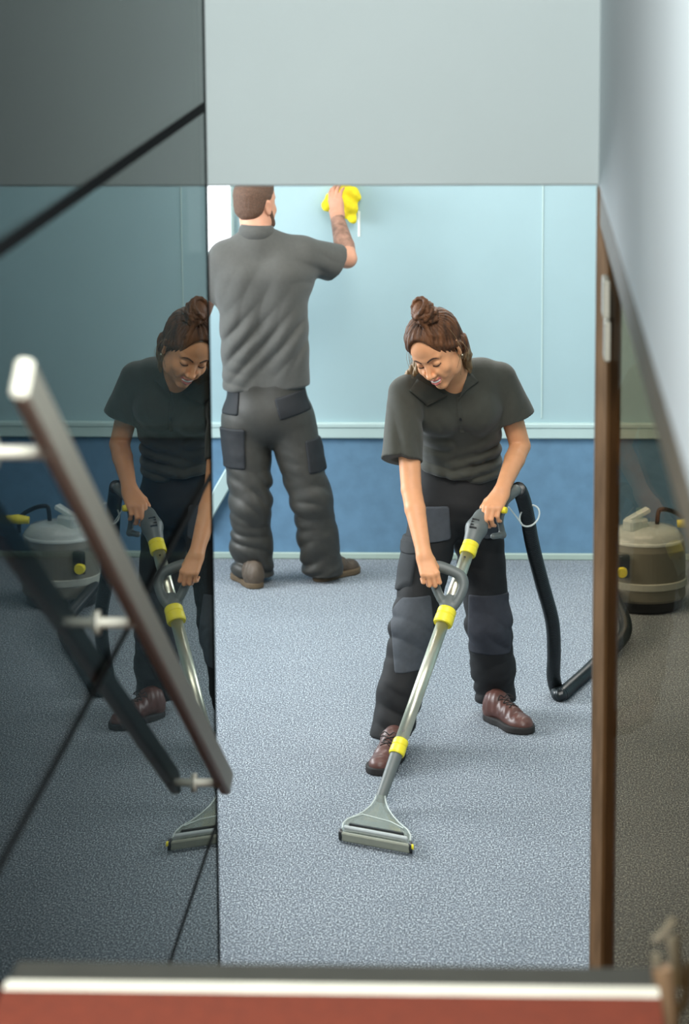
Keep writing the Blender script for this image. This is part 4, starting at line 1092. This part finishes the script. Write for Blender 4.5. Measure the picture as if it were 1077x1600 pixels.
mfill = INT(OFF(U([mp[1]] + mp[2:7]), 0.008), plane(mhem, (0.05, 0, -1)))
def mpolo(p):
    d = INT(mt, plane(mhem, (0.05, 0, -1)), 0.012)(p)
    d = smin(d, INT(mslv, plane(mslR, mn1))(p), 0.03); d = smin(d, INT(mslv2, plane(mslL, mn2))(p), 0.03)
    d = d + 0.003 * wob(p, 14, 31)
    d = d + crease(p, at(375, 560, 13.1), 0.17, [0.75, 0, -0.66] , 90, 0.014, 1.8, 32)
    d = d + crease(p, at(400, 480, 13.1), 0.16, [0.93, 0, -0.35], 75, 0.008, 1.4, 33)
    d = d + crease(p, at(470, 540, 13.15), 0.12, [0.8, 0, -0.55], 85, 0.009, 1.2, 34)
    d = d + crease(p, at(490, 415, 13.25), 0.10, [0.35, 0, 0.9], 80, 0.007, 1.5, 35)
    d = d + crease(p, at(350, 590, 13.2), 0.09, [0.2, 0, 1], 130, 0.007, 1.8, 36)
    d = smin(d, mfill(p), 0.006)
    d = -smin(-d, min1(p), 0.003); d = -smin(-d, min2(p), 0.003)
    return -smin(-d, cap(mnek + [0, 0, -0.04], MG(0, -0.01, -0.02), 0.066, 0.075)(p), 0.004)
lo, hi = bbox([msL, msR, mslR, mslL, mwai, mnek], 0.17)
mpo = sdf_obj('polo_shirt', mpolo, lo, hi, 0.005, MT['poloM'], man, levels=4)
V, Fc = collar_mesh(mnek + np.array([0.0, 0.0, 0.012]), [0.03, 0.05, 1], [0.35, 0.93, 0], 0.35, 0.070, 0.088, 0.030, -0.030, 0.02, (1.0, 1.0))
mesh_obj('collar', V, Fc, MT['poloM'], mpo, smooth=True)
# trousers
mlegs = U([mp[0]] + [(b[0], 0.04) for b in mp[1:3]] + [(b[0], 0.03) for b in mp[12:16]])
mtr = trousers(mhL, mkL, maL + [0, 0, -0.02], mhR, mkR, maR + [0, 0, -0.02], mpel, mwai + np.array([0, 0, 0.05]), (0.110, 0.090, 0.088, 0.092, 0.205), 51, hem=0.03, fill=mlegs, am=1.7, fo=0.022)
lo, hi = bbox([mpel, mkL, mkR, maL, maR, mwai], 0.26); lo[2] = 0.02
mts = sdf_obj('trousers', mtr, lo, hi, 0.006, MT['trouM'], man, levels=4)
patch('back_pocket', at(462, 632, 13.18), frame([0.28, 0, -1], [0, -1, 0]), (0.085, 0.050, 0.09), 0.006, MT['navy'], mts, mtr, 0.005)
patch('back_pocket', at(352, 625, 13.2), frame([0.0, 0, -1], [-0.5, -1, 0]), (0.055, 0.070, 0.10), 0.007, MT['navy'], mts, mtr, 0.005)
patch('side_pocket', at(498, 712, 13.22), frame([0.08, 0, -1], [0.5, -1, 0]), (0.055, 0.075, 0.09), 0.008, MT['navy'], mts, mtr, 0.005)
patch('side_pocket', at(362, 700, 13.22), frame([0.0, 0, -1], [-1, -0.3, 0]), (0.07, 0.09, 0.05), 0.010, MT['navy'], mts, mtr, 0.005)
boot(man, mheL, mheL + _n(mtoL - mheL) * 0.29, 0.29, 0.11, MT['leatherM'], MT['soleM'], maL, lace=False)
boot(man, mheR, mheR + _n(mtoR - mheR) * 0.30, 0.30, 0.11, MT['leatherM'], MT['soleM'], maR, lace=False)

# yellow cloth pressed on the wall under his hand
cc = at(540, 312, 13.77)
def clothf(p):
    q = p - cc
    w = 0.008 * np.sin(q[:, 0] * 60 + 2 * np.sin(q[:, 2] * 45)) + 0.006 * np.sin(q[:, 2] * 90 + q[:, 0] * 40)
    d = ell(cc + [0, -0.012, 0.0], (0.066, 0.028, 0.085))(p)
    d = smin(d, ell(cc + [-0.06, -0.014, -0.012], (0.045, 0.022, 0.04))(p), 0.03)
    d = smin(d, ell(cc + [0.03, -0.014, -0.06], (0.025, 0.02, 0.04))(p), 0.02)
    return np.maximum(d + w * 0.7, p[:, 1] - 13.797)
cl_o = sdf_obj('cleaning_cloth', clothf, cc - 0.16, cc + 0.16, 0.0035, MT['cloth_y'], None, tuple(cc), levels=4)
tag(cl_o, 'crumpled yellow cleaning cloth pressed against the pale blue wall in his raised hand', 'cloth')

for o in bpy.data.objects:
    if '_w' in o: del o['_w']
